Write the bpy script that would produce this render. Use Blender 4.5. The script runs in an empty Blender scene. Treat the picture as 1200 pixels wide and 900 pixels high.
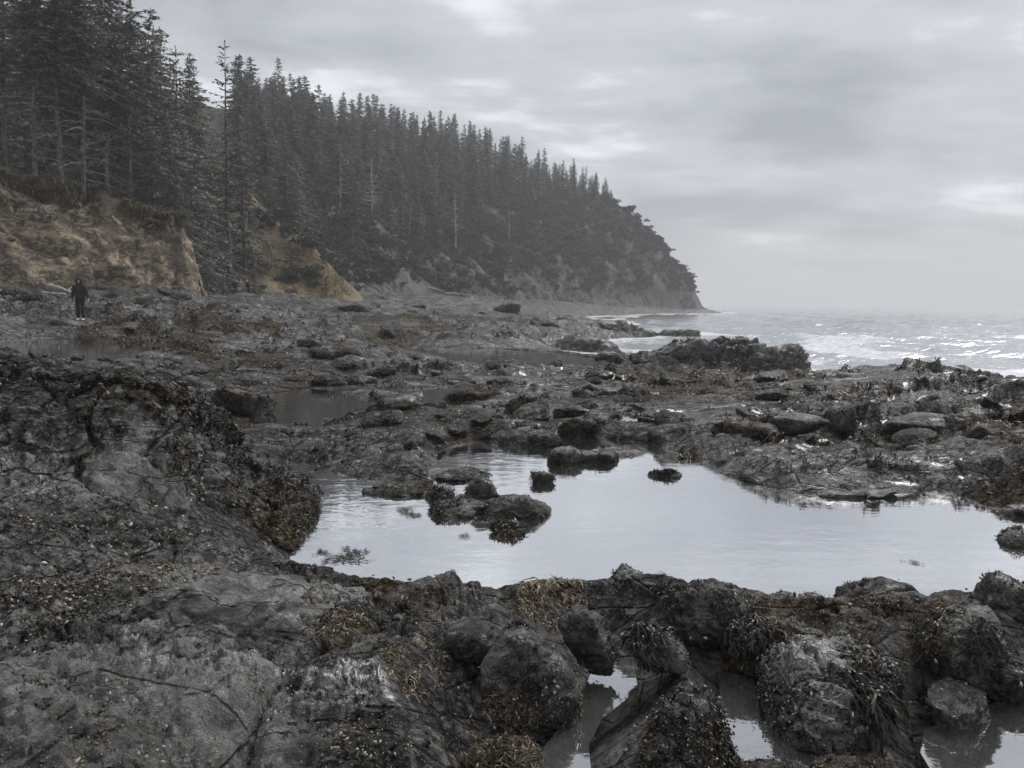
import bpy, bmesh, math, random
import numpy as np
from mathutils import Vector, Matrix

random.seed(7)
RNG = np.random.default_rng(7)
SC = bpy.context.scene
COL = SC.collection
R = math.radians

# ------------------------------------------------------------------ camera
EYE = 2.2
PITCH, ROLL = R(6.0), R(0.46)
cam_d = bpy.data.cameras.new('camera')
cam_d.sensor_width = 36.0
cam_d.lens = 27.0
cam_d.clip_start = 0.05
cam_d.clip_end = 20000
cam = bpy.data.objects.new('camera', cam_d)
COL.objects.link(cam)
cam.matrix_world = (Matrix.Translation((0, 0, EYE)) @ Matrix.Rotation(R(90) - PITCH, 4, 'X') @ Matrix.Rotation(ROLL, 4, 'Z'))
SC.camera = cam
CAM_M = np.array(cam.matrix_world)[:3, :3]

# ------------------------------------------------------------------ colour management
SC.view_settings.view_transform = 'Standard'
SC.view_settings.look = 'None'
SC.view_settings.gamma = 1.0
SC.view_settings.exposure = 0.86
SC.cycles.use_denoising = True
SC.cycles.max_bounces = 6
SC.cycles.transparent_max_bounces = 12
SC.cycles.volume_bounces = 2
SC.cycles.caustics_reflective = False
SC.cycles.caustics_refractive = False


# ------------------------------------------------------------------ node helper
class NT:
    def __init__(self, tree):
        self.t = tree
        self.n = tree.nodes
        self.l = tree.links

    def node(self, typ, **kw):
        n = self.n.new(typ)
        for k, v in kw.items():
            setattr(n, k, v)
        return n

    def put(self, sock, v):
        if isinstance(v, bpy.types.NodeSocket):
            self.l.new(v, sock)
        elif v is not None:
            if hasattr(sock.default_value, '__len__') and not hasattr(v, '__len__'):
                v = (v, v, v, 1)[:len(sock.default_value)]
            if hasattr(sock.default_value, '__len__') and len(sock.default_value) == 4 and len(v) == 3:
                v = tuple(v) + (1,)
            sock.default_value = v

    def math(self, op, a, b=None, c=None, clamp=False):
        n = self.node('ShaderNodeMath', operation=op, use_clamp=clamp)
        self.put(n.inputs[0], a)
        if b is not None: self.put(n.inputs[1], b)
        if c is not None: self.put(n.inputs[2], c)
        return n.outputs[0]

    def vmath(self, op, a, b=None):
        n = self.node('ShaderNodeVectorMath', operation=op)
        self.put(n.inputs[0], a)
        if b is not None: self.put(n.inputs[1], b)
        return n.outputs[1] if op in ('DOT_PRODUCT', 'LENGTH', 'DISTANCE') else n.outputs[0]

    def noise(self, vec, scale, detail=4, rough=0.55, dist=0.0):
        n = self.node('ShaderNodeTexNoise')
        self.put(n.inputs['Vector'], vec)
        n.inputs['Scale'].default_value = scale
        n.inputs['Detail'].default_value = detail
        n.inputs['Roughness'].default_value = rough
        n.inputs['Distortion'].default_value = dist
        return n.outputs['Fac']

    def voro(self, vec, scale, feature='F1', out='Distance'):
        n = self.node('ShaderNodeTexVoronoi', feature=feature)
        self.put(n.inputs['Vector'], vec)
        n.inputs['Scale'].default_value = scale
        return n.outputs[out]

    def mix(self, f, a, b):
        n = self.node('ShaderNodeMix', data_type='RGBA')
        self.put(n.inputs[0], f)
        self.put(n.inputs[6], a)
        self.put(n.inputs[7], b)
        return n.outputs[2]

    def step(self, v, lo, hi, a=0.0, b=1.0):
        n = self.node('ShaderNodeMapRange', interpolation_type='SMOOTHSTEP')
        self.put(n.inputs[0], v)
        n.inputs[1].default_value = lo
        n.inputs[2].default_value = hi
        n.inputs[3].default_value = a
        n.inputs[4].default_value = b
        return n.outputs[0]

    def attr(self, name, out='Fac'):
        n = self.node('ShaderNodeAttribute', attribute_name=name)
        return n.outputs[out]

    def pos(self):
        return self.node('ShaderNodeNewGeometry').outputs['Position']

    def scalev(self, v, s):
        n = self.node('ShaderNodeMapping')
        self.put(n.inputs['Vector'], v)
        n.inputs['Scale'].default_value = s
        return n.outputs[0]

    def bump(self, h, strength, dist, normal=None):
        n = self.node('ShaderNodeBump')
        n.inputs['Strength'].default_value = strength
        n.inputs['Distance'].default_value = dist
        self.put(n.inputs['Height'], h)
        if normal is not None: self.put(n.inputs['Normal'], normal)
        return n.outputs[0]


def new_mat(name):
    m = bpy.data.materials.new(name)
    m.use_nodes = True
    t = NT(m.node_tree)
    b = t.n['Principled BSDF']
    return m, t, b


# ------------------------------------------------------------------ world: overcast sky
SUN_EL, SUN_AZ = R(46), R(38)          # azimuth measured from +Y towards +X
world = bpy.data.worlds.new('World')
SC.world = world
world.use_nodes = True
w = NT(world.node_tree)
bg = w.n['Background']
sky = w.node('ShaderNodeTexSky', sky_type='NISHITA')
sky.sun_disc = False
sky.sun_elevation = SUN_EL
sky.sun_rotation = SUN_AZ
geo = w.node('ShaderNodeTexCoord')
dirv = geo.outputs['Generated']
sep = w.node('ShaderNodeSeparateXYZ')
w.put(sep.inputs[0], dirv)
dx, dy, dz = sep.outputs
up = w.math('ABSOLUTE', dz)
den = w.math('ADD', up, 0.16)
comb = w.node('ShaderNodeCombineXYZ')
w.put(comb.inputs[0], w.math('DIVIDE', dx, den))
w.put(comb.inputs[1], w.math('DIVIDE', dy, den))
cp = comb.outputs[0]                    # clouds lie on a layer overhead
cpa = w.scalev(cp, (0.75, 1.0, 1.0))
n_big = w.noise(w.vmath('ADD', cpa, (4.3, 2.1, 0)), 0.72, 7, 0.54, 0.35)
n_mid = w.noise(w.vmath('ADD', cpa, (3.1, 7.7, 1.3)), 1.5, 7, 0.56, 0.15)
n_str = w.noise(w.vmath('ADD', w.scalev(cp, (0.45, 1.5, 1.0)), (9.1, 2.4, 5.0)), 1.5, 5, 0.6, 0.3)
dens = w.math('ADD', w.math('MULTIPLY', n_big, 0.52), w.math('MULTIPLY', n_mid, 0.34))
dens = w.math('ADD', dens, w.math('MULTIPLY', n_str, 0.14))
ramp = w.node('ShaderNodeValToRGB')
w.put(ramp.inputs[0], dens)
e = ramp.color_ramp.elements
e[0].position = 0.425; e[0].color = (0.545, 0.556, 0.578, 1)
e[1].position = 0.565; e[1].color = (0.195, 0.201, 0.220, 1)
m_ = e.new(0.46); m_.color = (0.360, 0.369, 0.386, 1)
m_ = e.new(0.51); m_.color = (0.285, 0.293, 0.314, 1)
low = w.step(up, 0.0, 0.11, 0.7, 0.0)  # cloud layer thickens to an even grey at the horizon
cloud = w.mix(low, ramp.outputs[0], (0.252, 0.258, 0.276))
skyc = w.node('ShaderNodeVectorMath', operation='SCALE')
w.put(skyc.inputs[0], sky.outputs[0]); skyc.inputs['Scale'].default_value = 0.1
fin = w.mix(0.93, skyc.outputs[0], cloud)
w.put(bg.inputs['Color'], fin)
bg.inputs['Strength'].default_value = 1.0

sun_d = bpy.data.lights.new('sun', 'SUN')
sun_d.energy = 1.4
sun_d.angle = R(30)
sun_d.color = (1.0, 0.97, 0.93)
sun_o = bpy.data.objects.new('sun', sun_d)
COL.objects.link(sun_o)
sd = Vector((math.sin(SUN_AZ) * math.cos(SUN_EL), math.cos(SUN_AZ) * math.cos(SUN_EL), math.sin(SUN_EL)))
sun_o.rotation_euler = (-sd).to_track_quat('-Z', 'Y').to_euler()
sun_o.location = sd * 50


# ------------------------------------------------------------------ numpy noise
def _hash(ix, iy, iz, seed):
    with np.errstate(over='ignore'):
        n = (ix.astype(np.uint32) * np.uint32(374761393) + iy.astype(np.uint32) * np.uint32(668265263)
             + iz.astype(np.uint32) * np.uint32(2246822519) + np.uint32(seed * 3266489917 & 0xffffffff))
        n = (n ^ (n >> np.uint32(15))) * np.uint32(2246822519)
        n = (n ^ (n >> np.uint32(13))) * np.uint32(3266489917)
        n = n ^ (n >> np.uint32(16))
    return n.astype(np.float32) * np.float32(1.0 / 4294967295.0)


def vn2(x, y, seed=0):
    xi = np.floor(x); yi = np.floor(y)
    fx = (x - xi).astype(np.float32); fy = (y - yi).astype(np.float32)
    xi = xi.astype(np.int64); yi = yi.astype(np.int64); z = np.zeros_like(xi)
    ux = fx * fx * fx * (fx * (fx * 6 - 15) + 10); uy = fy * fy * fy * (fy * (fy * 6 - 15) + 10)
    a = _hash(xi, yi, z, seed); b = _hash(xi + 1, yi, z, seed)
    c = _hash(xi, yi + 1, z, seed); d = _hash(xi + 1, yi + 1, z, seed)
    return (a + (b - a) * ux) * (1 - uy) + (c + (d - c) * ux) * uy


def fbm2(x, y, octv=4, seed=0, gain=0.5):
    s = 0; a = 1.0; t = 0
    for o in range(octv):
        s = s + a * vn2(x, y, seed + o * 17)
        t += a; a *= gain
        x, y = 1.6 * x + 1.2 * y + 3.7, -1.2 * x + 1.6 * y + 1.3
    return s / t * 2 - 1


def ridge2(x, y, octv=4, seed=0, gain=0.5):
    s = 0; a = 1.0; t = 0
    for o in range(octv):
        s = s + a * (1 - np.abs(vn2(x, y, seed + o * 17) * 2 - 1))
        t += a; a *= gain
        x, y = 1.6 * x + 1.2 * y + 3.7, -1.2 * x + 1.6 * y + 1.3
    return s / t


def vn3(p, seed=0):
    i = np.floor(p); f = (p - i).astype(np.float32); i = i.astype(np.int64)
    u = f * f * f * (f * (f * 6 - 15) + 10)
    x, y, z = i[:, 0], i[:, 1], i[:, 2]
    def L(a, b, t): return a + (b - a) * t
    x00 = L(_hash(x, y, z, seed), _hash(x + 1, y, z, seed), u[:, 0])
    x10 = L(_hash(x, y + 1, z, seed), _hash(x + 1, y + 1, z, seed), u[:, 0])
    x01 = L(_hash(x, y, z + 1, seed), _hash(x + 1, y, z + 1, seed), u[:, 0])
    x11 = L(_hash(x, y + 1, z + 1, seed), _hash(x + 1, y + 1, z + 1, seed), u[:, 0])
    return L(L(x00, x10, u[:, 1]), L(x01, x11, u[:, 1]), u[:, 2])


_ROT3 = np.array([[0.0, 0.8, 0.6], [-0.8, 0.36, -0.48], [-0.6, -0.48, 0.64]]) * 2.03


def fbm3(p, octv=4, seed=0, gain=0.5):
    s = 0; a = 1.0; t = 0
    for o in range(octv):
        s = s + a * vn3(p, seed + o * 13)
        t += a; a *= gain
        p = p @ _ROT3.T + 1.7
    return s / t * 2 - 1


def ridge3(p, octv=4, seed=0, gain=0.5):
    s = 0; a = 1.0; t = 0
    for o in range(octv):
        s = s + a * (1 - np.abs(vn3(p, seed + o * 13) * 2 - 1))
        t += a; a *= gain
        p = p @ _ROT3.T + 1.7
    return s / t


def worley2(x, y, seed=0):
    xi = np.floor(x).astype(np.int64); yi = np.floor(y).astype(np.int64)
    z = np.zeros_like(xi)
    f1 = np.full(x.shape, 9.0); f2 = np.full(x.shape, 9.0); cid = np.zeros(x.shape, np.float32)
    for a in (-1, 0, 1):
        for b in (-1, 0, 1):
            cx, cy = xi + a, yi + b
            d = np.hypot(cx + _hash(cx, cy, z, seed) - x, cy + _hash(cx, cy, z, seed + 5) - y)
            n = d < f1
            f2 = np.where(n, f1, np.minimum(f2, d))
            cid = np.where(n, _hash(cx, cy, z, seed + 9), cid)
            f1 = np.where(n, d, f1)
    return f1, f2, cid


def worley3(p, seed=0):
    i = np.floor(p).astype(np.int64)
    f1 = np.full(len(p), 9.0); f2 = np.full(len(p), 9.0)
    for a in (-1, 0, 1):
        for b in (-1, 0, 1):
            for c in (-1, 0, 1):
                cx, cy, cz = i[:, 0] + a, i[:, 1] + b, i[:, 2] + c
                d = np.sqrt((cx + _hash(cx, cy, cz, seed) - p[:, 0]) ** 2 + (cy + _hash(cx, cy, cz, seed + 3) - p[:, 1]) ** 2
                            + (cz + _hash(cx, cy, cz, seed + 7) - p[:, 2]) ** 2)
                f2 = np.where(d < f1, f1, np.minimum(f2, d))
                f1 = np.minimum(f1, d)
    return f1, f2


def sstep(x, a, b):
    t = np.clip((x - a) / (b - a), 0, 1)
    return t * t * (3 - 2 * t)


def smin(a, b, k):
    h = np.clip(0.5 + 0.5 * (b - a) / k, 0, 1)
    return b * (1 - h) + a * h - k * h * (1 - h)


def smax(a, b, k):
    return -smin(-a, -b, k)


def sdpoly(x, y, poly):
    """signed distance, positive inside"""
    d = np.full(x.shape, 1e9); ins = np.zeros(x.shape, bool)
    n = len(poly)
    for i in range(n):
        ax, ay = poly[i]; bx, by = poly[(i + 1) % n]
        ex, ey = bx - ax, by - ay
        wx, wy = x - ax, y - ay
        t = np.clip((wx * ex + wy * ey) / (ex * ex + ey * ey), 0, 1)
        d = np.minimum(d, (wx - ex * t) ** 2 + (wy - ey * t) ** 2)
        if ay != by:
            c = ((ay > y) != (by > y)) & (x < ex * (y - ay) / ey + ax)
            ins ^= c
    d = np.sqrt(d)
    return np.where(ins, d, -d)


# ------------------------------------------------------------------ where a sight line meets the place
def ray(px, py):
    v = CAM_M @ np.array([(px - 600) / 900.0, -(py - 450) / 900.0, -1.0])
    return v


def on_level(px, py, z):
    v = ray(px, py)
    t = (z - EYE) / v[2]
    return (v[0] * t, v[1] * t)


def at_depth(px, py, d):
    v = ray(px, py)
    t = d / v[1]
    return np.array([v[0] * t, d, EYE + v[2] * t])


# ------------------------------------------------------------------ lay of the land
SEA = -1.0
LAND = [(60, 6), (30, 14), (19, 20), (15, 24), (12.2, 27), (11.6, 31), (10, 34.5), (5, 37.5), (0, 41), (-5.5, 43.5),
        (-4, 47), (1.5, 49), (6.5, 51.5), (7.2, 54), (5, 58), (7, 64), (10, 70), (14, 76), (15, 82), (12, 92), (9, 112), (11, 150),
        (18, 195), (38, 238), (58, 278), (82, 298), (86, 312), (72, 345), (30, 410), (-40, 460), (-600, 460), (-600, -80), (80, -80)]
BASE = np.array([
    (0, 2.6, .40), (-1.6, 3.0, .55), (1.4, 3.3, .10), (2.6, 3.0, .04), (.9, 3.9, .14), (2.2, 3.9, .12), (0, 1.0, .55), (0, -6, .8), (-6, -2, 1.0), (6, -2, .5), (0, 4.2, .34), (1.2, 4.45, .27), (.05, 4.15, .34), (-.4, 3.6, .44), (.02, 3.6, .36), (1.68, 4.0, .26), (1.0, 3.45, .2),
    (2.6, 4.6, .34), (3.8, 4.5, .36), (-1.2, 4.6, .42), (-2.4, 5.0, .5), (-4, 5.5, .8), (-5, 8, .7), (-4, 10, .35),
    (-18.5, 33, 1.4), (-14, 25, .55), (-9, 20, .45), (-4, 14, .22), (-1.5, 12, .06), (-7, 40, .12), (-16, 70, 1.0), (-32, 90, 2.6),
    (-30, 66, 2.8), (-24, 45, 1.9), (-40, 50, 3.0), (-34, 40, 2.4), (-26, 30, 1.4), (-21, 60, 1.3), (-26, 76, 1.9), (-17, 160, 3.4), (0, 220, 2.5), (-11, 100, 1.0),
    (6, 110, .5), (16, 190, .9), (-25, 110, 3.2), (9.4, 17, .66), (10.7, 15.5, .7), (13, 15, .5), (5, 15, .36), (5.5, 25, -.1), (1.8, 22, -.05),
    (5.4, 12.3, .12), (8, 11, .15), (9, 22, .25), (7, 20, .25), (2, 16, .2), (12, 18, .5), (7.5, 8, .2), (6, 6, .3), (30, 300, .5), (70, 300, .6),
    (-3, 60, .3), (6, 76, .2), (-8, 30, .2), (-2, 30, -.2), (14, 21, .2), (20, 12, .3), (3, 31, -.6), (7, 31, -.55), (0, 35, -.6), (10, 29, -.4), (4, 35, -.7)])
_bl = np.stack([np.log(np.hypot(BASE[:, 0], BASE[:, 1]) + 1.5), np.arctan2(BASE[:, 0], BASE[:, 1] + 0.01)], 1)


def P0(pts, z=0.0):
    return [on_level(a, b, z) for a, b in pts]


POOLS = []      # polygon, water level, slope of the edge


def add_pool(pts, z, slope=0.7, depth=0.35):
    POOLS.append((P0(pts, z), z, slope, depth))


add_pool([(318, 556), (345, 541), (400, 548), (450, 566), (505, 566), (525, 528), (560, 515), (600, 520), (640, 512), (680, 508), (735, 516), (790, 528), (838, 545), (870, 562), (940, 578),
          (1040, 580), (1095, 573), (1150, 592), (1195, 600), (1290, 615), (1290, 672), (1195, 690), (1100, 712), (1010, 716), (950, 722), (880, 714),
          (800, 704), (700, 700), (620, 705), (560, 712), (500, 712), (430, 705), (385, 690), (335, 680), (325, 640)], 0.0, 0.75)
add_pool([(700, 776), (738, 784), (742, 812), (704, 842), (690, 870), (695, 925), (635, 925), (632, 885), (660, 852), (682, 818)], 0.0, 0.8)
add_pool([(848, 792), (886, 800), (894, 846), (935, 858), (1005, 886), (1060, 930), (890, 930), (868, 884), (852, 842)], 0.0, 0.8)
add_pool([(1092, 856), (1140, 838), (1190, 816), (1260, 822), (1260, 930), (1120, 930), (1088, 880)], 0.0, 0.8)
add_pool([(-60, 403), (60, 401), (162, 403), (168, 412), (120, 424), (40, 430), (-60, 432)], 0.55, 0.3, 0.2)
add_pool([(300, 466), (360, 455), (430, 462), (520, 452), (560, 470), (500, 482), (420, 480), (380, 500), (310, 498), (280, 480)], 0.14, 0.22, 0.14)
add_pool([(505, 414), (560, 408), (640, 412), (700, 420), (690, 428), (600, 428), (530, 424)], -0.4, 0.2, 0.2)
NMAIN = 4
puddle_px = [(640, 486, 26, 5, .12), (705, 470, 34, 4, .2), (740, 492, 30, 6, .1), (240, 478, 22, 5, .3), (560, 395, 40, 2.5, -.1),
             (470, 385, 50, 2, .3), (330, 430, 30, 3, .3), (120, 392, 40, 2, .95), (420, 418, 40, 2.5, .15), (260, 500, 24, 6, .25), (360, 520, 30, 5, .1),
             (600, 372, 36, 1.6, .4), (380, 362, 30, 1.5, 1.2), (40, 442, 30, 3, .5), (760, 455, 30, 2.5, .15), (850, 468, 24, 2.5, .25),
             (560, 440, 34, 3, .1), (430, 436, 26, 2.5, .2), (300, 400, 40, 2, .5), (520, 372, 30, 1.4, .6)]
PUD = []
for (a, b, rx, ry, z) in puddle_px:
    pts = []
    for k in range(14):
        th = k / 14 * 2 * math.pi
        f = 0.75 + 0.5 * random.random()
        pts.append(on_level(a + rx * f * math.cos(th), b + ry * f * math.sin(th), z))
    PUD.append(pts)


def base_height(x, y):
    lx = np.log(np.hypot(x, y) + 1.5); ly = np.arctan2(x, y + 0.01)
    sw = 0; sh = 0
    for (bx, by, bz), (a, b) in zip(BASE, _bl):
        wgt = 1.0 / ((lx - a) ** 2 + (1.6 * (ly - b)) ** 2 + 0.006) ** 1.7
        sw = sw + wgt; sh = sh + wgt * bz
    return sh / sw


for pts in PUD:
    q_ = np.array(pts)
    POOLS.append((pts, float(base_height(q_[:, 0], q_[:, 1]).min()) - .06, 0.14, 0.1))


def ground_h(x, y):
    x = np.asarray(x, float); y = np.asarray(y, float)
    r = np.hypot(x, y)
    h = base_height(x, y)
    near = 1 - sstep(r, 6, 14)
    mid = sstep(r, 6, 14) * (1 - sstep(r, 60, 120))
    far = sstep(r, 50, 110)
    wx = x + 0.35 * fbm2(x * .9, y * .9, 3, 61); wy = y + 0.35 * fbm2(x * .9, y * .9, 3, 71)
    # tilted bedrock ledges
    u = (wx * 0.94 + wy * 0.34); v = (-wx * 0.34 + wy * 0.94)
    t = fbm2(u / 5.2, v / 1.9, 4, 3) * 3.0
    tf = np.floor(t); fr = t - tf
    ter = (tf + sstep(fr, 0.55, 0.95)) / 3.0
    # broken cuestas: a short dark face towards the sea path, a long sloping back
    m1 = sstep(r, 7, 12) * (1 - sstep(r, 45, 75)); m2_ = sstep(r, 26, 45) * (1 - sstep(r, 120, 200))
    for lam, A, mm, sd_ in ((2.1, .34, m1, 91), (5.5, .62, m2_, 95)):
        fr = (v / lam + 1.5 * fbm2(u / (lam * 2.4), v / (lam * 1.6), 4, sd_)) % 1
        saw = sstep(fr, 0, .10) * (1 - fr) ** 1.1
        h = h + mm * A * (saw - .4) * sstep(fbm2(u / (lam * 1.6), v / lam, 3, sd_ + 2), -.35, .25)
    h = h + mid * ter * 0.42 + near * ter * 0.12
    h = h + mid * (ridge2(u / 2.6, v / 1.0, 5, 11, .58) - .55) * 0.46 * np.clip(r / 22, .6, 1.9)
    t2 = fbm2(u / 16, v / 7, 4, 5)
    h = h + (far * 0.9 + mid * 0.16) * t2 + far * (ridge2(x / 9, y / 9, 4, 8) - .5) * 1.3
    # rounded lumps
    f1, f2, cid = worley2(wx * 1.15, wy * 1.15, 21)
    dome = np.sqrt(np.clip(1 - (f1 / .85) ** 2, 0, 1)) * (0.4 + cid)
    crack = sstep(f2 - f1, 0.0, 0.16)
    msk = sstep(fbm2(x * .5, y * .5, 2, 33), -.5, .4)
    h = h + near * (dome - .6) * 0.20 * msk + mid * (dome - .6) * 0.13 * msk - near * (1 - crack) * 0.05 * msk
    g1, g2, gid = worley2(wx * 3.1, wy * 3.1, 41)
    dome2 = np.sqrt(np.clip(1 - (g1 / .8) ** 2, 0, 1)) * (0.3 + gid)
    m2 = sstep(fbm2(x * .8 + 9, y * .8, 2, 37), -.2, .3)
    h = h + near * (dome2 - .5) * 0.075 * m2 + mid * (dome2 - .5) * 0.06 * m2
    # broken fine relief
    h = h + near * (fbm2(x * 5, y * 5, 5, 51, .64) * 0.075 + (ridge2(u * 1.8, v * 4.6, 5, 55, .6) - .5) * 0.11)
    for fq, am, sd_ in ((5.5, .030, 231), (13, .022, 241)):
        c1, c2, ci = worley2(wx * fq + .3 * fbm2(x * fq, y * fq, 2, sd_), wy * fq * 1.25, sd_ + 1)
        pm = sstep(fbm2(x * .9 + sd_, y * 1.2, 3, sd_ + 3), -.15, .2)
        h = h + near * pm * am * ((ci - .5) * 1.1 - (1 - sstep(c2 - c1, 0, .22)) * .7)
    h = h + near * (fbm2(x * 15, y * 15, 4, 57, .62) * .020 + (ridge2(x * 8.5, y * 11, 4, 58, .6) - .5) * .035)
    h = h + mid * fbm2(x * 2.6, y * 3.4, 5, 52, .65) * 0.13
    # water edges
    en = fbm2(x * 1.1, y * 1.1, 4, 81) * 0.32 * np.clip(r / 8, .5, 3)
    sl = sdpoly(x, y, LAND)
    shore = -1.35 + 0.30 * (sl + en * 2.2) + 0.10 * ter
    h = np.where(sl < 14, smin(h, np.maximum(shore, -2.6), 0.25), h)
    for k, (poly, z, slope, depth) in reversed(list(enumerate(POOLS))):
        px = np.array(poly)
        mrg = 4.0
        sel = (x > px[:, 0].min() - mrg) & (x < px[:, 0].max() + mrg) & (y > px[:, 1].min() - mrg) & (y < px[:, 1].max() + mrg)
        if not sel.any(): continue
        s = -sdpoly(x[sel], y[sel], poly)
        k_ = 0.5 if k < NMAIN else 1.0
        lim = z + slope * (s + en[sel] * k_ * (0.6 if k not in (1, 2, 3) else .25) - (0.02 if k not in (1, 2, 3) else .16))
        lim = np.maximum(lim, z - depth + 0.4 * (h[sel] - base_height(x[sel], y[sel])))
        h[sel] = smin(h[sel], lim, 0.05)
        if k >= NMAIN:                              # every hollow keeps a rim above its water
            rim = z + 0.10 * np.clip(s / .5, 0, 1) + .05 * en[sel] - np.maximum(s - .6, 0) * .45
            h[sel] = np.where(s > 0, np.maximum(h[sel], rim), h[sel])
    return h


# headland, bluff and the grassy spur
HILL = [(-200, 70), (-62, 88), (-46, 92), (-37, 98), (-31, 104), (-24.5, 112), (-23, 117), (-27, 128), (-29, 150), (-17, 190), (0, 225), (29, 262), (50, 283), (70, 299),
        (76, 309), (78.5, 345), (90, 410), (60, 460), (-220, 460)]
BLUFF = [(-120, 40), (-58, 48), (-47, 55), (-39.5, 61), (-33.5, 67.5), (-29.6, 74), (-31.5, 80), (-38, 87), (-60, 96), (-120, 104)]


def hill_s(x, y):
    return sdpoly(x, y, HILL)


def hill_h(x, y):
    x = np.asarray(x, float); y = np.asarray(y, float)
    s = hill_s(x, y)
    n = fbm2(x / 26, y / 26, 4, 101)
    n2 = ridge2(x / 11, y / 11, 4, 131)
    sw = s + 7 * n * sstep(s, 2, 20) + (n2 - .5) * 7 * sstep(s, -1, 8)
    f = 78 * (1 - np.exp(-np.maximum(sw, 0) / (66 - 13 * sstep(x, 5, 40))))
    nearfac = sstep(y, 95, 190)                       # lower and gentler towards the gully
    f = f * (0.62 + 0.38 * nearfac)
    f = f + np.clip(sw, 0, 6) * 0.35 * sstep(x, -10, 40)
    z = 1.6 + f + np.minimum(sw, 0) * 0.6
    # spur running down to the shore
    ax, ay, bx, by = -24.5, 113.0, -40.0, 128.0
    tt = np.clip(((x - ax) * (bx - ax) + (y - ay) * (by - ay)) / ((bx - ax) ** 2 + (by - ay) ** 2), 0, 1.3)
    dd = np.hypot(x - ax - (bx - ax) * tt, y - ay - (by - ay) * tt)
    spur = np.minimum(3.0 + 23 * tt - 0.75 * dd + 1.2 * (n2 - .5), 1.0 + 0.95 * (s + 2.2))
    z = smax(z, np.where(s > -3, spur, -9), 1.0)
    z = z + sstep(s, 0, 6) * (fbm2(x / 4.5, y / 4.5, 4, 141) * 1.3 + (ridge2(x / 6, y / 6, 3, 151) - .5) * 2.0)
    return z


def bluff_top(x, y):
    return 10.2 + 0.20 * (-x - 31) + fbm2(x / 4, y / 4, 3, 221) * .6 + fbm2(x / 2.2, y / 2.2, 3, 231) * .4


def bluff_h(x, y):
    x = np.asarray(x, float); y = np.asarray(y, float)
    s = sdpoly(x, y, BLUFF)
    gully = (ridge2(x / 3.6, y / 3.6, 5, 201, .58) - .5) * 2.4 + fbm2(x / 1.1, y / 1.1, 4, 211) * .5
    sw = s + gully * sstep(s, -.5, 1.5)
    st = 1.25 + 1.9 * sstep(x, -37.5, -32)
    f = np.where(sw < 1.2, sw * 2.4, 2.88 + (sw - 1.2) * st)
    top = bluff_top(x, y) + 0.07 * np.maximum(s - 7, 0)
    f = f + .14 * np.sin(f * 2.6 + 2 * fbm2(x / 3, y / 3, 3, 251)) * sstep(s, .3, 2)
    z = 1.7 + smin(f, top - 1.7, 0.4)
    z = z + sstep(s, 0, 2) * (fbm2(x * 1.3, y * 1.3, 4, 241, .6) * .45)
    return np.where(s < -1.5, -9, z)


def land_h(x, y):
    x = np.atleast_1d(np.asarray(x, float)); y = np.atleast_1d(np.asarray(y, float))
    h = ground_h(x, y)
    h = np.where(y > 60, np.maximum(h, np.where(y > 60, hill_h(x, y), -9)), h)
    return np.maximum(h, bluff_h(x, y))


def hit(px, py, dmin=2.0, dmax=420.0):
    """point of the land that the sight line through (px, py) meets"""
    v = ray(px, py); v = v / v[1]
    d = np.geomspace(dmin, dmax, 2600)
    h = land_h(v[0] * d, d)
    z = EYE + v[2] * d
    i = np.argmax(h >= z)
    if h[i] < z[i]: i = len(d) - 1
    return np.array([v[0] * d[i], d[i], h[i]])


def gz(x, y):
    return float(land_h(x, y)[0])


# ------------------------------------------------------------------ object helpers
def tag(o, label=None, cat=None, group=None, kind=None):
    if label: o['label'] = label
    if cat: o['category'] = cat
    if group: o['group'] = group
    if kind: o['kind'] = kind
    return o


def link(name, me, parent=None):
    o = bpy.data.objects.new(name, me)
    COL.objects.link(o)
    if parent is not None: o.parent = parent
    return o


def empty(name, loc, rz=0.0):
    o = bpy.data.objects.new(name, None)
    o.empty_display_size = 0.3
    COL.objects.link(o)
    o.location = loc
    o.rotation_euler = (0, 0, rz)
    return o


def mesh_np(name, v, f, mats, smooth=True, attrs=None, midx=None):
    """v: (n,3), f: (m,3) or (m,4) int array"""
    me = bpy.data.meshes.new(name)
    v = np.asarray(v, np.float32); f = np.asarray(f, np.int32)
    k = f.shape[1]
    me.vertices.add(len(v)); me.vertices.foreach_set('co', v.ravel())
    me.loops.add(f.size); me.loops.foreach_set('vertex_index', f.ravel())
    me.polygons.add(len(f)); me.polygons.foreach_set('loop_start', np.arange(0, f.size, k, dtype=np.int32))
    me.polygons.foreach_set('use_smooth', np.full(len(f), smooth))
    if midx is not None: me.polygons.foreach_set('material_index', np.asarray(midx, np.int32))
    for m in (mats if isinstance(mats, (list, tuple)) else [mats]):
        me.materials.append(m)
    if attrs:
        for kx, a in attrs.items():
            at = me.attributes.new(kx, 'FLOAT', 'POINT')
            at.data.foreach_set('value', np.asarray(a, np.float32))
    me.update(calc_edges=True)
    return me


def grid_faces(nr, nc):
    i = np.arange(nr - 1)[:, None] * nc + np.arange(nc - 1)[None, :]
    i = i.ravel()
    return np.stack([i, i + 1, i + nc + 1, i + nc], 1)


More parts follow.
